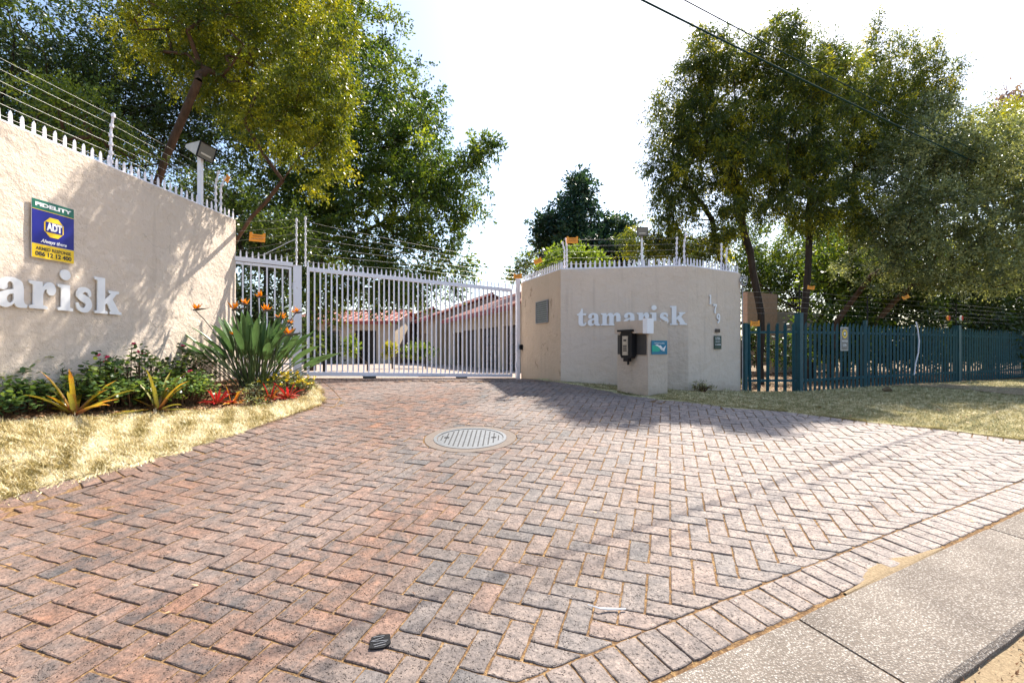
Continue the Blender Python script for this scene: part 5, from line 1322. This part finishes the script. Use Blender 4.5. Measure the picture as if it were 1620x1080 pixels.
# left: yellow-green tree with its trunk just behind the wall
tree('yellow-green tree with reddish limbs leaning over the tall left wall', gb(-6.0, 7.9), [(-6.0, 7.95, 2.6), (-6.05, 8.0, 3.6), (-5.8, 8.0, 4.6), (-5.2, 7.9, 5.8)],
     [lobe(400, 60, 8.9, 130, 105), lobe(300, 30, 9.4, 110, 90), lobe(490, 125, 7.9, 78, 75), lobe(470, 190, 7.9, 76, 66), lobe(512, 245, 7.8, 50, 58), lobe(400, -60, 8.9, 160, 60), lobe(390, 150, 8.7, 85, 50, None, .7), lobe(430, 222, 8.2, 60, 30, None, .8), lobe(545, 190, 7.7, 28, 60, .5), lobe(520, 60, 7.9, 44, 64), lobe(330, 130, 9.2, 90, 44, None, .5), lobe(215, 60, 10.0, 60, 60, None, .5)],
     900, 'leaf_yellow', 'bark', .062, .058, 130, .22, .35, 12, aspect=.44, tw=10, tint=.45, extra_trunks=[(gb(-5.5, 8.3), [(-5.1, 8.3, 2.7), (-4.5, 8.2, 3.6), (-3.8, 7.9, 4.15)]), (gb(-6.0, 8.2), [(-5.6, 8.2, 2.5), (-5.1, 8.2, 3.2), (-4.4, 7.9, 3.45), (-3.8, 7.7, 3.7)])])
# left: big dark green tree behind the gate
tree('big dense green tree behind the gate reaching up to the sky', gb(-7.2, 17.0), [(-7.1, 17, 3.4), (-6.8, 16.9, 5.2), (-6.3, 16.8, 7.5)],
     [lobe(540, 60, 17, 95, 80), lobe(600, 170, 16.8, 110, 90), lobe(655, 250, 16.5, 105, 75), lobe(700, 320, 16.5, 75, 62), lobe(600, 330, 16, 130, 75), lobe(500, 250, 16.5, 130, 110), lobe(440, 120, 17, 120, 110), lobe(480, 390, 15.5, 140, 45), lobe(650, 400, 16.0, 85, 38), lobe(735, 255, 16.4, 38, 20, .8, 1.5), lobe(430, 330, 15.5, 110, 60), lobe(470, -10, 17, 110, 60), lobe(768, 232, 16.3, 14, 10, .4, 8), lobe(560, 450, 15, 110, 36, None, 1.2), lobe(650, 450, 15.5, 80, 32, None, 1.2), lobe(510, 470, 14.6, 60, 34), lobe(705, 425, 16, 46, 26)],
     1500, 'leaf_mid', 'bark_dark', .22, .12, 110, .46, .12, 13, aspect=.5, tw=8, tint=.42, shell=2.8)
tree('dark leafy shrub behind the small white gate', gb(-6.1, 11.2), [(-6.1, 11.2, 1.6), (-5.9, 11.1, 2.4)],
     [lobe(420, 380, 11, 80, 55), lobe(390, 470, 10.6, 70, 70), lobe(440, 540, 10.8, 60, 60), lobe(340, 320, 10.5, 60, 55), lobe(480, 560, 12.0, 34, 38)], 330, 'leaf_dark', 'bark_dark', .09, .08, 80, .34, .1, 15, aspect=.5, name='shrub', cat='shrub')
tree('tangle of leafless and leafy twigs above the left wall spikes', gb(-6.6, 6.6), [(-6.5, 6.6, 2.6), (-6.2, 6.6, 3.3)],
     [lobe(90, 155, 6.8, 80, 38), lobe(150, 200, 7.0, 60, 36), lobe(60, 215, 6.6, 70, 28), lobe(215, 235, 7.4, 40, 28)], 150, 'leaf_mid', 'bark', .05, .055, 42, .24, .1, 16, name='shrub', cat='shrub', tint=.6, limb_r=.008)
# middle: dark glossy tree and small ones behind the right wall
tree('dark blue-green pointed tree in the middle distance', gb(3.4, 22.5), [(3.4, 22.5, 3.4), (3.3, 22.5, 5.5)],
     [lobe(915, 320, 22.5, 34, 38), lobe(905, 370, 22.5, 58, 45), lobe(960, 375, 22.5, 42, 36), lobe(868, 370, 22.5, 22, 34), lobe(918, 298, 22.5, 13, 20, .5, 1.6), lobe(985, 385, 22, 28, 36), lobe(930, 400, 22, 66, 28)], 400, 'leaf_blue', 'bark_dark', .16, .17, 84, .48, .0, 17, aspect=.5, tint=.4)
tree('small feathery tree low in the gap between gate and right wall', gb(.7, 24.0), [(.7, 24, 3.0), (.75, 24, 4.2)],
     [lobe(832, 420, 24, 20, 24), lobe(812, 435, 24, 16, 14), lobe(856, 412, 23.5, 18, 22), lobe(876, 395, 23, 20, 26)], 90, 'leaf_mid', 'bark_dark', .07, .13, 56, .34, .0, 18, tint=.5)
tree('bright lime green bush showing above the right wall', gb(1.9, 11.6), [(1.9, 11.6, 1.8), (1.95, 11.6, 2.4)],
     [lobe(905, 415, 11.6, 46, 20), lobe(940, 412, 11.8, 22, 14), lobe(875, 424, 11.3, 20, 13)], 110, 'leaf_lime', 'bark', .04, .085, 60, .20, .0, 19, name='shrub', cat='shrub', aspect=.6)
# right: group of three olive willow-like trees
RL = [[lobe(1080, 190, 11.2, 58, 75), lobe(1060, 290, 10.9, 46, 70), lobe(1130, 110, 11.2, 62, 58), lobe(1150, 230, 10.9, 80, 80), lobe(1045, 372, 11.2, 36, 38), lobe(1100, 380, 11.2, 60, 36, None, 1.0), lobe(1010, 385, 11.2, 30, 30), lobe(1108, 60, 11.4, 24, 24), lobe(1145, 330, 10.7, 60, 40, None, .5)],
      [lobe(1225, 90, 11.2, 60, 60), lobe(1235, 190, 11.2, 85, 85), lobe(1290, 120, 11.4, 60, 50), lobe(1235, 40, 11.2, 22, 26), lobe(1310, 70, 11.4, 24, 28), lobe(1210, 300, 10.9, 70, 60, None, .6), lobe(1280, 290, 11.2, 70, 75)],
      [lobe(1400, 110, 13, 60, 60), lobe(1385, 50, 13, 20, 32), lobe(1475, 120, 13, 42, 50), lobe(1480, 70, 13, 18, 22), lobe(1360, 210, 12.6, 75, 85), lobe(1450, 220, 13, 70, 60), lobe(1430, 160, 13, 70, 60), lobe(1340, 140, 12.4, 60, 60), lobe(1330, 230, 12.2, 70, 70), lobe(1340, 330, 11.4, 60, 60)]]
tree('left tree of the willow-like group with a leaning dark trunk beside the wall end', gb(5.85, 11.2), [(5.85, 11.2, 2.2), (5.6, 11.2, 3.6), (5.3, 11.3, 5.0)], RL[0], 680, 'leaf_olive', 'bark_dark', .085, .080, 150, .27, .45, 23, 'willow-like trees behind the palisade', name='willow_like_tree', aspect=.28, tw=12, tint=.36, extra_trunks=[(gb(6.1, 11.5), [(6.15, 11.5, 2.4), (6.4, 11.5, 3.8), (6.3, 11.5, 5.2)]), (gb(5.5, 11.4), [(5.3, 11.4, 2.6), (4.8, 11.3, 3.9)])])
tree('middle tree of the willow-like group with forking dark stems', gb(6.9, 11.3), [(6.9, 11.3, 2.0), (7.1, 11.4, 3.6), (7.2, 11.6, 5.4)], RL[1], 680, 'leaf_olive', 'bark_dark', .08, .080, 150, .27, .45, 24, 'willow-like trees behind the palisade', name='willow_like_tree', aspect=.28, tw=12, tint=.38, extra_trunks=[(gb(7.7, 11.6), [(7.8, 11.6, 2.4), (8.1, 11.8, 4.2)]), (gb(6.6, 11.7), [(6.7, 11.7, 2.4), (6.9, 11.6, 4.0)]), (gb(7.2, 11.9), [(7.4, 11.9, 2.2), (7.7, 11.8, 3.9)])])
tree('right tree of the willow-like group rising behind the grey-green tree', gb(9.2, 13.2), [(9.3, 13.2, 2.6), (9.6, 13.3, 4.8)], RL[2], 700, 'leaf_olive', 'bark_dark', .09, .082, 140, .28, .4, 25, 'willow-like trees behind the palisade', name='willow_like_tree', aspect=.28, tw=12, tint=.42)
# right: grey-green spreading tree in front
tree('spreading grey-green tree with slanting limbs over the blue fence', gb(9.1, 12.4), [(9.0, 12.3, 1.5), (9.9, 12.3, 2.6), (11.2, 12.2, 3.6)],
     [lobe(1450, 260, 11.5, 85, 70), lobe(1540, 250, 11, 80, 75), lobe(1610, 330, 10.5, 90, 80), lobe(1480, 350, 11, 110, 60), lobe(1400, 330, 11.5, 60, 60), lobe(1570, 420, 10.8, 110, 42), lobe(1470, 185, 12, 42, 42), lobe(1690, 260, 10.5, 80, 100), lobe(1380, 420, 11.5, 50, 36, None, .7), lobe(1470, 440, 11.3, 60, 26, None, .7)],
     1000, 'leaf_grey', 'bark', .075, .066, 120, .30, .15, 26, aspect=.46, tw=9, tint=.45, extra_trunks=[(gb(8.1, 12.2), [(8.3, 12.2, 2.0), (9.2, 12.2, 3.2), (10.6, 12.0, 4.1)])])
tree('yellow-green tree at the far right edge of the view', gb(17.5, 17.5), [(17.4, 17.5, 3.2), (17.2, 17.5, 5)],
     [lobe(1560, 220, 17, 60, 55), lobe(1605, 250, 17, 60, 70), lobe(1640, 210, 17.5, 70, 60), lobe(1530, 280, 17, 40, 50)], 330, 'leaf_yellow', 'bark', .14, .10, 84, .44, .1, 27, tint=.5)
tree('purplish tree just peeping in at the upper right edge', gb(31, 26), [(31, 26, 6), (30.5, 26, 9)],
     [lobe(1625, 165, 28, 42, 34), lobe(1680, 170, 28, 60, 50)], 120, 'leaf_purple', 'bark_grey', .2, .2, 70, .7, .1, 28, tint=.5)
# right: understorey behind the fence
for k, (x, y, lobs, lf, lb) in enumerate([
     (8.6, 13.6, [lobe(1340, 430, 13.5, 60, 55), lobe(1330, 530, 13, 60, 70)], 'leaf_mid', 'lit green bush behind the fence sign'),
     (10.8, 14.2, [lobe(1420, 440, 14, 70, 60), lobe(1420, 540, 13.6, 70, 70)], 'leaf_dark', 'dark bush behind the middle of the palisade'),
     (13.6, 15.0, [lobe(1530, 450, 15, 80, 60), lobe(1540, 540, 14.6, 90, 60)], 'leaf_dark', 'dark bush behind the double post of the palisade'),
     (16.8, 15.6, [lobe(1625, 450, 15.5, 80, 70), lobe(1640, 540, 15, 80, 60)], 'leaf_dark', 'dark bush behind the far right end of the palisade'),
     (10.2, 17.5, [lobe(1240, 440, 18, 60, 50), lobe(1310, 400, 18, 80, 60), lobe(1200, 400, 19, 60, 60)], 'leaf_mid', 'sunlit bush glowing between the willow-like trunks'),
     (9.0, 20.0, [lobe(1230, 470, 19, 60, 60), lobe(1290, 440, 19, 60, 70), lobe(1350, 400, 19, 80, 80), lobe(1200, 420, 20, 40, 50)], 'leaf_dark', 'tall dark thicket far behind the willow-like trunks'),
     (15.5, 19.5, [lobe(1450, 400, 19, 90, 80), lobe(1560, 400, 19, 100, 80), lobe(1500, 500, 19, 120, 60)], 'leaf_dark', 'tall dark thicket behind the grey-green tree'),
     (6.0, 13.2, [lobe(1195, 560, 12, 30, 45), lobe(1240, 570, 11.5, 40, 38)], 'leaf_dark', 'low dark shrub behind the first fence pales'),
     (8.0, 12.8, [lobe(1290, 570, 12, 40, 42), lobe(1330, 585, 12.4, 50, 22)], 'leaf_dark', 'low shrub behind the tall blue corner post')]):
    tree(lb, gb(x, y), [(x, y, 1.3), (x+.1, y, 2.0)], lobs, (260 if k < 5 else 380) if k < 7 else 90, lf, 'bark_dark', .07, .11 if k < 7 else .07, 76, .44 if k < 7 else .24, .1, 40+k, name='shrub', cat='shrub', aspect=.5, tint=.45)
# courtyard planting beyond the gate
tree('clipped green hedge in the courtyard beside the garages', gb(-3.6, 20.0), [(-3.6, 20, 1.0)], [lobe(668, 562, 20, 22, 20), lobe(652, 565, 20.5, 16, 18)], 110, 'leaf_mid', 'bark_dark', .04, .10, 60, .22, 0, 51, name='hedge', cat='hedge', aspect=.5)
tree('dark shrub low in the courtyard at the left of the gate', gb(-5.6, 14.2), [(-5.6, 14.2, 1.2)], [lobe(510, 560, 14, 26, 34), lobe(488, 540, 14.2, 16, 40), lobe(525, 575, 14, 30, 20)], 120, 'leaf_dark', 'bark_dark', .04, .09, 60, .25, 0, 52, name='shrub', cat='shrub', aspect=.5)
tree('orange flowering bush in the courtyard beyond the gate', gb(-4.9, 19.5), [(-4.9, 19.5, .9)], [lobe(617, 558, 19.5, 12, 15)], 40, 'leaf_yellow', 'bark_dark', .03, .09, 50, .16, 0, 53, name='shrub', cat='shrub', tint=.9)
tree('lime palm-like plant in the courtyard beyond the gate', gb(-5.0, 16.5), [(-5.0, 16.5, .8)], [lobe(555, 555, 16.5, 11, 20)], 26, 'leaf_lime', 'bark_dark', .03, .16, 40, .22, 0, 54, name='shrub', cat='shrub', aspect=.25)
# distant belt of trees closing the view all round
r = np.random.default_rng(77); nb_ = 26000; an = r.uniform(0, 2*np.pi, nb_)
rad_ = r.uniform(62, 78, nb_); hh = 3.0+1.6*np.sin(an*9)+1.2*np.sin(an*23+1)+.8*np.sin(an*51)
Pb = np.stack([rad_*np.sin(an), rad_*np.cos(an), r.uniform(-.3, 1, nb_)*hh], -1)
scatter_tris('distant_woodland', Pb, 1.1, 1.0, M['leaf_dark'], r.uniform(0, 1, nb_), aspect=.9, seed=78, label='far belt of dark trees beyond the houses')

# ------------------------------------------------------------------ flower bed: strelitzia
M['st_leaf'] = plain('strelitzia_leaf', (0.085, 0.16, 0.05), 0.36, var=.3, scale=6)
M['st_stem'] = plain('strelitzia_stem', (0.09, 0.13, 0.035), 0.5, var=.3, scale=6); M['petal'] = plain('orange_petal', (0.95, 0.33, 0.01), 0.5, var=.2, scale=40)
M['tongue'] = plain('blue_tongue', (0.05, 0.04, 0.35), 0.5); M['beak'] = plain('beak_green', (0.09, 0.08, 0.06), 0.5, var=.3, scale=10)
def trans_wrap(m, amt=.3, col=None):
    nt = m.node_tree; b = nt.nodes['Principled BSDF']; out = nt.nodes['Material Output']; tr = nt.nodes.new('ShaderNodeBsdfTranslucent'); mx = nt.nodes.new('ShaderNodeMixShader'); mx.inputs[0].default_value = amt
    if b.inputs['Base Color'].links: nt.links.new(b.inputs['Base Color'].links[0].from_socket, tr.inputs['Color'])
    nt.links.new(b.outputs[0], mx.inputs[1]); nt.links.new(tr.outputs[0], mx.inputs[2]); nt.links.new(mx.outputs[0], out.inputs['Surface']); return m
for k in ('st_leaf', 'petal'): trans_wrap(M[k], .28)
def blade_mesh(b, base, d, Ls, Ll, width, bend, fold=.35, n=9, stem_r=.006, curl=0.0):
    """petiole then paddle blade; d = initial direction, bend pulls it over"""
    p = Vector(base); d = Vector(d).normalized(); pts = [p.copy()]; ds = [d.copy()]; T = Ls+Ll; m = 16
    side0 = d.cross(Vector((0, 0, 1))); side0 = side0.normalized() if side0.length > .05 else Vector((1, 0, 0))
    for k in range(m):
        f = k/m; d = (d+Vector((0, 0, -bend*f/m*2))+Vector((d.x, d.y, 0))*bend*f/m).normalized(); p = p+d*(T/m); pts.append(p.copy()); ds.append(d.copy())
    i0 = int(m*Ls/T)
    b.cur = 1; b.tube(pts[:i0+2], [stem_r*(1.3-.5*k/(i0+1)) for k in range(i0+2)], 5); b.cur = 0
    nb_ = m-i0; rows = []
    for k in range(nb_+1):
        f = k/nb_; w = width*(math.sin(math.pi*min(1, f*.93+.05))**.75)*(1.0 if f < .96 else .35); q = pts[i0+k]; dd = ds[i0+k]; sd = (side0-dd*side0.dot(dd)).normalized(); nm_ = sd.cross(dd).normalized()
        if nm_.z < 0: nm_ = -nm_
        up_ = nm_*w*fold
        rows.append((q+sd*w/2+up_, q, q-sd*w/2+up_))
    base_i = len(b.v)
    for r_ in rows: b.v += [tuple(x) for x in r_]
    for k in range(nb_):
        for j in range(2): q = base_i+k*3+j; b.f.append((q, q+1, q+4, q+3)); b.m.append(0)
sb = spot(397, 612); sb = Vector((-3.78, 7.0, ground(-3.78, 7.0)))
st = thing('strelitzia', tuple(sb), 'large bird of paradise plant with orange flowers and paddle leaves beside the gate', 'plant')
rs = random.Random(9)
for k in range(100):
    az = rs.uniform(0, 2*math.pi); ti = rs.uniform(.05, .62) if k % 3 else rs.uniform(.6, 1.08); d = Vector((math.cos(az)*math.sin(ti), math.sin(az)*math.sin(ti)*.75, math.cos(ti)))
    T = rs.uniform(.80, 1.18)*(1+.10*(ti > .6)); b = MB(); blade_mesh(b, sb+Vector((math.cos(az)*rs.uniform(0, .26), math.sin(az)*rs.uniform(0, .18), -.02)), d, T*.60, T*.40, rs.uniform(.07, .115), rs.uniform(.05, .45), .36, stem_r=.007)
    b.build('leaf', [M['st_leaf'], M['st_stem']], st, smooth=True)
def st_flower(px, py, d, face, scale=1.0):
    tip = at(px, py, d); base = sb+Vector((rs.uniform(-.1, .1)+(tip.x-sb.x)*.15, rs.uniform(-.1, .1), 0)); b = MB(); mid = base.lerp(tip, .55)+Vector(((base.x-tip.x)*.25, 0, .12))
    pts = [base*(1-f)**2+mid*2*f*(1-f)+tip*f*f for f in np.linspace(0, 1, 8)]; b.tube(pts, .0075, 6)
    fl = b.build('flower_stem', M['beak'], st); fx = Vector((face, rs.uniform(-.3, .1), .12)).normalized()
    b = MB(); b.tube([tip-fx*.02, tip+fx*.05*scale, tip+fx*.14*scale, tip+fx*.20*scale], [.010, .016*scale, .009*scale, .001], 7); b.build('beak', M['beak'], fl, smooth=True)
    for q in range(9):
        a = rs.uniform(-1.0, 1.25); dd = (Vector((-face*math.sin(a*.9), rs.uniform(-.55, .55), math.cos(a))).normalized()); L = rs.uniform(.08, .125)*scale; b = MB(); o_ = tip+fx*.035*scale*rs.uniform(0, 1.3)
        sd = dd.cross(fx).normalized()*.014*scale; b.face([o_, o_+dd*L*.45+sd, o_+dd*L]); b.face([o_, o_+dd*L, o_+dd*L*.45-sd]); b.face([o_, o_+dd*L*.5+fx*.018, o_+dd*L])
        b.build('petal', M['petal'], fl)
    b = MB(); dd = (fx+Vector((0, 0, .5))).normalized(); b.tube([tip, tip+dd*.09*scale], [.005, .001], 5); b.build('tongue', M['tongue'], fl)
for px, py, d, fc, sc in ((308, 490, 6.7, 1, 1.0), (369, 490, 6.6, 1, 1.25), (391, 482, 7.0, -1, 1.0), (408, 470, 7.2, 1, .9), (417, 492, 6.9, 1, 1.1), (447, 504, 7.0, -1, 1.0), (468, 495, 7.1, 1, .95), (452, 530, 6.7, 1, 1.3), (462, 512, 7.3, -1, .7), (369, 530, 6.5, -1, .6)):
    st_flower(px, py, d, fc, sc)
# ------------------------------------------------------------------ bromeliads
def grad_mat(name, stops):
    t = NT(name); a = t.n('Attribute'); a.attribute_name = 'tint'; c = t.ramp(a.outputs['Fac'], stops); t.fin(c, .4); return trans_wrap(t.m, .25)
M['brom_y'] = grad_mat('bromeliad_yellow', [(0, (.20, .03, .03)), (.35, (.30, .16, .02)), (.65, (.50, .36, .02)), (1, (.60, .20, .02))])
M['brom_g'] = grad_mat('bromeliad_olive', [(0, (.14, .05, .02)), (.4, (.20, .20, .03)), (1, (.38, .30, .03))])
M['brom_r'] = grad_mat('bromeliad_red', [(0, (.16, .10, .03)), (.35, (.45, .03, .02)), (1, (.60, .015, .03))])
M['brom_o'] = grad_mat('bromeliad_orange', [(0, (.30, .10, .02)), (.4, (.70, .22, .02)), (1, (.70, .40, .03))])
def bromeliad(label, p, n, L, w, mats, seed, lean=.9, group=None, name='bromeliad'):
    rr = random.Random(seed); root = thing(name, tuple(p), label, 'plant', group)
    for k in range(n):
        az = 2*math.pi*(k+rr.uniform(-.3, .3))/n*1.0+(k % 2)*.5; ti = rr.uniform(.15, lean); l_ = L*rr.uniform(.65, 1.15); d = Vector((math.cos(az)*math.sin(ti), math.sin(az)*math.sin(ti), math.cos(ti)))
        q = Vector(p)+Vector((math.cos(az), math.sin(az), 0))*.02; side = Vector((-math.sin(az), math.cos(az), 0)); V = []; tt = []; m = 9; bend = rr.uniform(.1, .8)
        for i in range(m+1):
            f = i/m; ww = w*(1-.35*f)*(1 if f < .8 else max(.05, (1-f)/.2)); nm_ = side.cross(d); up_ = nm_ if nm_.z > 0 else -nm_; u_ = up_*ww*.35
            V += [tuple(q+side*ww/2+u_), tuple(q), tuple(q-side*ww/2+u_)]; tt += [f]
            d = (d+Vector((d.x*.5, d.y*.5, -bend*f))/m*1.4).normalized(); q = q+d*l_/m
            g_ = ground(q.x, q.y)+.012
            if q.z < g_: q.z = g_; d.z = abs(d.z)*.1
        Fs = []; tn = []
        for i in range(m):
            for j in range(2): Fs.append((i*3+j, i*3+j+1, i*3+j+4, i*3+j+3)); tn.append(min(1, max(0, (i+.5)/m+rr.gauss(0, .08))))
        me = bpy.data.meshes.new('leaf'); me.from_pydata(V, [], Fs); a = me.attributes.new('tint', 'FLOAT', 'FACE'); a.data.foreach_set('value', tn); me.polygons.foreach_set('use_smooth', [True]*len(Fs))
        part('leaf', me, root, M[mats[k % len(mats)]])
    return root
def bsp(px, py): s_ = spot(px, py); return Vector((s_.x, s_.y, s_.z-.01))
bromeliad('yellow and maroon bromeliad at the left of the lawn edge', bsp(118, 657), 17, .46, .050, ['brom_y', 'brom_y', 'brom_g'], 1, 1.15)
bromeliad('olive and yellow bromeliad in the middle of the lawn edge', bsp(250, 650), 15, .48, .040, ['brom_g', 'brom_y', 'brom_g'], 2, 1.25)
bromeliad('scarlet bromeliad in front of the bird of paradise plant', bsp(343, 640), 20, .25, .030, ['brom_r'], 3, .9)
bromeliad('small orange and yellow bromeliad between the red ones', bsp(368, 638), 13, .22, .026, ['brom_o'], 4, .9)
bromeliad('crimson bromeliad nearest the tip of the flower bed', bsp(455, 630), 20, .25, .030, ['brom_r'], 5, .9)
bromeliad('dark red bromeliad left of the crimson one at the bed tip', bsp(428, 632), 18, .23, .028, ['brom_r', 'brom_o'], 6, .9)
bromeliad('half hidden red bromeliad under the bird of paradise leaves', bsp(362, 626), 12, .17, .022, ['brom_r'], 7, 1.0)
# ------------------------------------------------------------------ shrubs and small plants of the bed
M['pink'] = plain('pink_petal', (.75, .06, .16), .5, var=.2, scale=50); M['yel'] = plain('yellow_petal', (.85, .62, .02), .5, var=.15, scale=50)
def shrublet(label, px, py, h, wd, n, mat, seed, flowers=0, fmat='pink', leaf=.05, back=0.0, per=14, cat='shrub', name='flowering_shrub', ax=.75):
    rr = np.random.default_rng(seed); p = spot(px, py); root = thing(name, (p.x, p.y, p.z), label, cat); b = MB(); C = []
    for k in range(n):
        az = rr.uniform(0, 6.28); r_ = rr.uniform(0, 1)**.6; tip = np.array([p.x+math.cos(az)*r_*wd*.45, p.y+math.sin(az)*r_*wd*.9, p.z+h*(1-.45*r_)*rr.uniform(.35, 1.08)]); C.append(tip)
        o_ = np.array([p.x+math.cos(az)*.05, p.y+math.sin(az)*.08+ (tip[1]-p.y)*.5, p.z]); md = (o_+tip)/2+np.array([0, 0, .05]); b.tube([o_, md, tip], [.007, .005, .003], 4)
    b.build('stems', M['bark'], root); C = np.array(C); N_ = n*per
    Pp = np.repeat(C, per, 0)+rr.normal(0, .032, (N_, 3)); d = rr.normal(0, 1, (N_, 3)); d[:, 2] = np.abs(d[:, 2])*.3; d /= np.linalg.norm(d, axis=1)[:, None]; nr = rr.normal(0, .35, (N_, 3)); nr[:, 2] += 1; s_ = np.cross(d, nr); s_ /= np.linalg.norm(s_, axis=1)[:, None]
    L = (leaf*rr.uniform(.6, 1.3, N_))[:, None]; W_ = L*ax; V = np.stack([Pp, Pp+d*L*.25+s_*W_*.45, Pp+d*L*.75+s_*W_*.45, Pp+d*L, Pp+d*L*.75-s_*W_*.45, Pp+d*L*.25-s_*W_*.45], 1).reshape(-1, 3)
    part('foliage', np_mesh('foliage', V, np.arange(N_*6).reshape(-1, 6), mat, np.clip(np.repeat(rr.normal(.45, .2, n), per)+rr.normal(0, .15, N_), 0, 1)), root)
    for k in range(flowers):
        c = C[np.argsort(-C[:, 2])[k*2 % n]]+rr.normal(0, .015, 3)+np.array([0, 0, .04]); b = MB()
        for q in range(7):
            dd = Vector(rr.normal(0, 1, 3)); dd.z = abs(dd.z)+.3; dd.normalize(); sd = dd.cross(Vector(rr.normal(0, 1, 3))).normalized()*.012; b.face([Vector(c), Vector(c)+dd*.022+sd, Vector(c)+dd*.034, Vector(c)+dd*.022-sd])
        b.build('flower', M[fmat], root)
    return root
shrublet('straggly pink-flowered shrub at the left edge against the wall', 8, 640, .64, .75, 70, M['leaf_geranium'], 61, 5)
shrublet('sparse round-leaved shrub behind the yellow bromeliad', 75, 640, .38, .70, 48, M['leaf_geranium'], 62, 1)
shrublet('round-leaved shrub with a pink bloom under the letter s', 150, 636, .46, .75, 62, M['leaf_geranium'], 63, 3)
shrublet('taller round-leaved shrub with an orange bud against the wall', 222, 632, .62, .75, 80, M['leaf_geranium'], 64, 3)
shrublet('dark round-leaved shrub touching the bird of paradise leaves', 288, 622, .56, .65, 66, M['leaf_dark'], 65, 1)
shrublet('low leafy filler plant between the two big bromeliads', 190, 642, .30, .55, 60, M['leaf_geranium'], 74, 0, leaf=.045)
shrublet('low leafy plant right of the olive bromeliad', 305, 636, .34, .5, 60, M['leaf_geranium'], 75, 1, leaf=.045)
shrublet('low leafy plant behind the yellow bromeliad leaves', 60, 650, .28, .5, 50, M['leaf_geranium'], 76, 0, leaf=.045)
shrublet('low blue-green foliage plant at the left edge of the bed', 15, 655, .26, .40, 40, M['leaf_blue'], 66, 0, leaf=.06, ax=.35)
shrublet('low dark foliage behind the olive bromeliad', 230, 640, .26, .45, 40, M['leaf_dark'], 67, 0, leaf=.055, ax=.5)
shrublet('yellow daisy mound at the tip of the bed by the gate post', 462, 612, .20, .60, 70, M['leaf_geranium'], 68, 46, 'yel', leaf=.03, ax=.35)
shrublet('second yellow daisy clump beside the paving corner', 482, 618, .14, .30, 34, M['leaf_geranium'], 69, 20, 'yel', leaf=.03, ax=.35)
shrublet('grey-green ground plant below the bird of paradise', 410, 626, .15, .42, 40, M['leaf_grey'], 70, 1, 'yel', leaf=.04, ax=.4)
shrublet('small silvery tuft in front of the red bromeliads', 405, 640, .08, .18, 22, M['leaf_grey'], 71, 0, leaf=.03, ax=.4)
shrublet('dry weed tuft at the foot of the right wall corner', 1105, 618, .16, .45, 40, M['leaf_olive'], 72, 0, leaf=.06, ax=.12, name='weed_tuft', cat='weeds')
shrublet('thin weeds against the right end of the wall', 1165, 616, .22, .18, 16, M['leaf_olive'], 73, 0, leaf=.07, ax=.12, name='weed_tuft', cat='weeds')
# ------------------------------------------------------------------ litter on the ground
p = spot(601, 1017); b = MB(); rr = random.Random(3)
pl = [(-.045, -.03), (-.03, .035), (.0, .045), (.045, .03), (.04, -.025), (.01, -.045), (-.02, -.04)]
wr_ = thing('foil_wrapper', tuple(p), 'crumpled black and silver wrapper lying on the bricks at the bottom', 'litter')
Mx = Matrix.Translation((p.x, p.y, p.z+.005)) @ Matrix.Rotation(.4, 4, 'Z') @ Matrix.Rotation(.05, 4, 'X'); b.prism(pl, -.001, .003); b.build('foil', M['black'], wr_, Mx)
b = MB()
for k in range(5): y = -.03+k*.014; b.box((rr.uniform(-.008, .008), y, .0040+.0004*k), (.060-.008*abs(k-2), .002, .001), Matrix.Rotation(rr.uniform(-.25, .25), 4, 'Z'))
o = b.build('silver_creases', M['grey'], wr_, Mx); tag(o, kind='stuff')
p = spot(962, 966); q = spot(990, 966); r_ = spot(930, 960); b = MB(); z_ = Vector((0, 0, .010))
b.tube([r_+z_, p.lerp(r_, .45)+z_*1.5+Vector((.0, -.02, 0)), p+z_, q+z_], [.002, .004, .006, .004], 5); tag(b.build('paper_strip', M['letter']), 'curled white paper strip on the bricks near the border', 'litter')
p = spot(1403, 619); b = MB(); b.tube([(p.x-.08, p.y, p.z+.03), (p.x, p.y-.02, p.z+.045), (p.x+.09, p.y, p.z+.02)], [.015, .05, .012], 7); tag(b.build('stone', M['soil'], smooth=True), 'flat stone lying on the verge before the palisade', 'stone')
